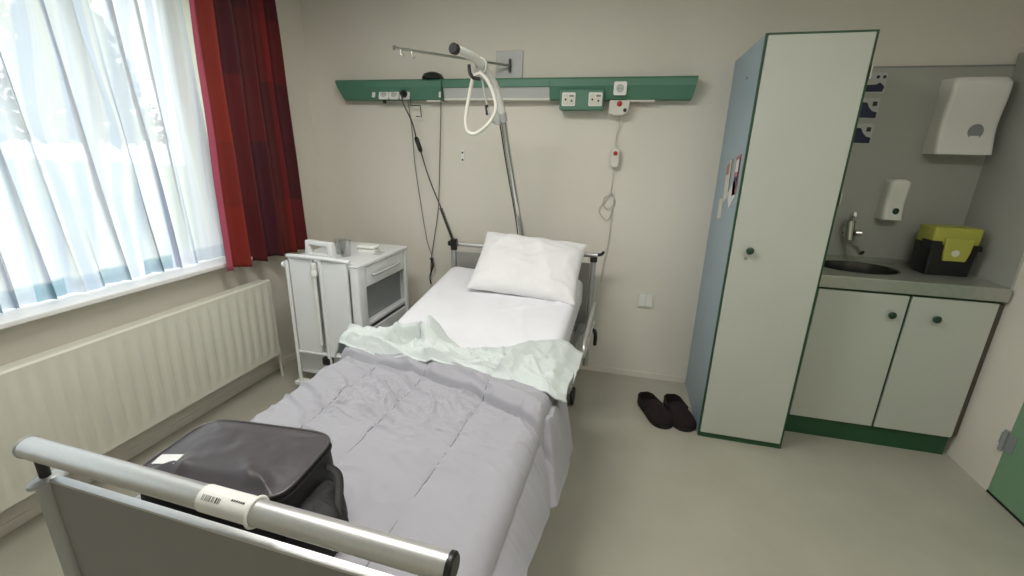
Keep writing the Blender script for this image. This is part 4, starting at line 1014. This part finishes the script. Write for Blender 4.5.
obj('front_tongue', prismb([(2.180, 1.215), (2.310, 1.215), (2.306, 1.14), (2.295, 1.09), (2.192, 1.09), (2.185, 1.14)], -.296, -.276, 'y'), M['yellow'], yb_, bevel=.004, label='yellow front flap')
obj('flap_disc', latheb([(.018, 0), (.018, .002), (0, .002)], (2.238, -.296, 1.135), (0, -1, 0), 16), M['offwhite_plastic'], yb_, label='pale round spot on the flap')
# sticker sheets half hidden by the wardrobe
def sticker(zc, label, upper):
    x0, x1 = 1.725, 1.838 if upper else 1.832
    o = obj('instruction_sticker', prismb(rrect(x0, x1, zc - .052, zc + .055, .01, 2), -.0122, -.0140, 'y'), M['light_grey'], smooth=False, origin=(1.78, -.012, zc)); tag(o, label, 'sticker')
    bm = B()
    pts = [(x1 - .10, zc - .05), (x1 - .005, zc - .052), (x1 - .004, zc - .022), (x1 - .03, zc - .014), (x1 - .05, zc + .006), (x1 - .062, zc + .03), (x1 - .10, zc + .035)]
    if upper: pts = [(x1 - .10, zc - .045), (x1 - .01, zc - .045), (x1 - .004, zc - .018), (x1 - .03, zc + .004), (x1 - .045, zc - .006), (x1 - .10, zc - .01)]
    bm.faces.new([bm.verts.new((p[0], -.0146, p[1])) for p in pts]); obj('print', bm, M['navy'], o, smooth=False)
    bm = B(); 
    if not upper: bm.faces.new([bm.verts.new((p[0], -.0146, p[1])) for p in ((x1 - .035, zc + .012), (x1 - .012, zc + .012), (x1 - .012, zc + .036), (x1 - .035, zc + .036))])
    else:
        for cx in (x1 - .045, x1 - .014): lathe(bm, [(.009, 0), (.009, .0006), (0, .0006)], (cx, -.0140, zc + .032), (0, -1, 0), 10)
    obj('print', bm, M['navy'] if upper else M['dark_metal'], o, smooth=False)
sticker(2.022, 'top white and navy sticker on the splash panel beside the wardrobe', True)
sticker(1.890, 'middle white and navy sticker on the splash panel beside the wardrobe', False)
sticker(1.752, 'lowest white and navy sticker on the splash panel beside the wardrobe', False)

# ================================================================ SLIPPERS
def slipper(loc, rot, label):
    t = thing('slipper', label, 'slipper', loc, (0, 0, rot), group='pair of slippers')
    # outline along +y (toe), length .27, sole
    def halfw(f): return (0.048 + 0.014 * math.sin(f * PI * .9) + .012 * sstep(.4, .75, f)) * (1 - max(0, (f - .80) / .2) ** 2.2 * .95) ** .5 * (1 - max(0, (.12 - f) / .12) ** 2 * .95) ** .5
    n = 30; bm = B(); L = .32; rings = []
    for z, s in ((0, .95), (.006, 1.02), (.018, 1.03), (.024, 1.0)):
        ring = [bm.verts.new((halfw(k / n) * s, L * (k / n - .5), z)) for k in range(n + 1)] + [bm.verts.new((-halfw(k / n) * s, L * (k / n - .5), z)) for k in range(n, -1, -1)]
        rings.append(ring)
    m = len(rings[0])
    for a, b in zip(rings, rings[1:]):
        for i in range(m): bm.faces.new((a[i], a[(i + 1) % m], b[(i + 1) % m], b[i]))
    bm.faces.new(rings[0][::-1]); bm.faces.new(rings[-1])
    obj('sole', bm, M['shoe_sole'], t, local=True)
    # closed upper over the toes, low collar round the heel
    def upf(u, v):
        f = 0.36 + 0.62 * v; a = PI * u; h = .070 * (1 - ((v - .1) / .95) ** 2 if v > .1 else 1) ** .5 if v < .999 else 0.004
        w_ = halfw(f) * 1.03
        return (w_ * math.cos(a), L * (f - .5), .018 + h * math.sin(a) ** .8)
    o = obj('upper', grid(B(), 24, 20, upf, False), M['shoe'], t, local=True); solid(o, .004, 1)
    def hf(u, v):
        f = 0.44 - 0.43 * math.sin(PI * u) ** .5 if 0 < u < 1 else .44
        sgn = 1 if u < .5 else -1; w_ = halfw(max(f, .012)) if abs(u - .5) > .02 else .006
        hgt = .042 + .012 * math.sin(PI * u)
        return (sgn * w_ * 1.0 if abs(u - .5) > .01 else 0, L * (f - .5), .018 + hgt * v)
    o = obj('heel_collar', grid(B(), 40, 6, hf, False), M['shoe'], t, local=True); solid(o, .007, 0)
    obj('collar_trim', tubeb([Vector(hf(k / 40, 1)) for k in range(41)], .006, seg=8), M['shoe'], t, local=True)
    return t
slipper((0.795, -.505, 0), R(180 + 26), 'dark maroon felt slipper, the left one of the pair on the floor')
slipper((0.942, -.490, 0), R(180 + 15), 'dark maroon felt slipper, the right one beside the wardrobe')

# ================================================================ ADDED FILL LAMPS (unseen, above the frame)
for (lx, lY, en), lab in zip(FILL_LAMPS, ('added unseen ceiling fill lamp with pale diffuser above the bed', 'added unseen ceiling fill lamp with pale diffuser before the wardrobe')):
    cl = thing('added_fill_lamp', lab, 'ceiling lamp', (lx, lY, ZC), group='added fill lamps')
    bm = B()
    for a in ((-.6, .6, -.28, -.255), (-.6, .6, .255, .28), (-.6, -.575, -.255, .255), (.575, .6, -.255, .255)): box(bm, lx + a[0], lx + a[1], lY + a[2], lY + a[3], ZC - .09, ZC)
    obj('fill_lamp_frame', bm, M['white'], cl, smooth=False)
    obj('lamp_diffuser', boxb(lx - .575, lx + .575, lY - .255, lY + .255, ZC - .085, ZC - .08), M['fill_lamp_glow'], cl, smooth=False)  # glowing underside of the added fill lamp
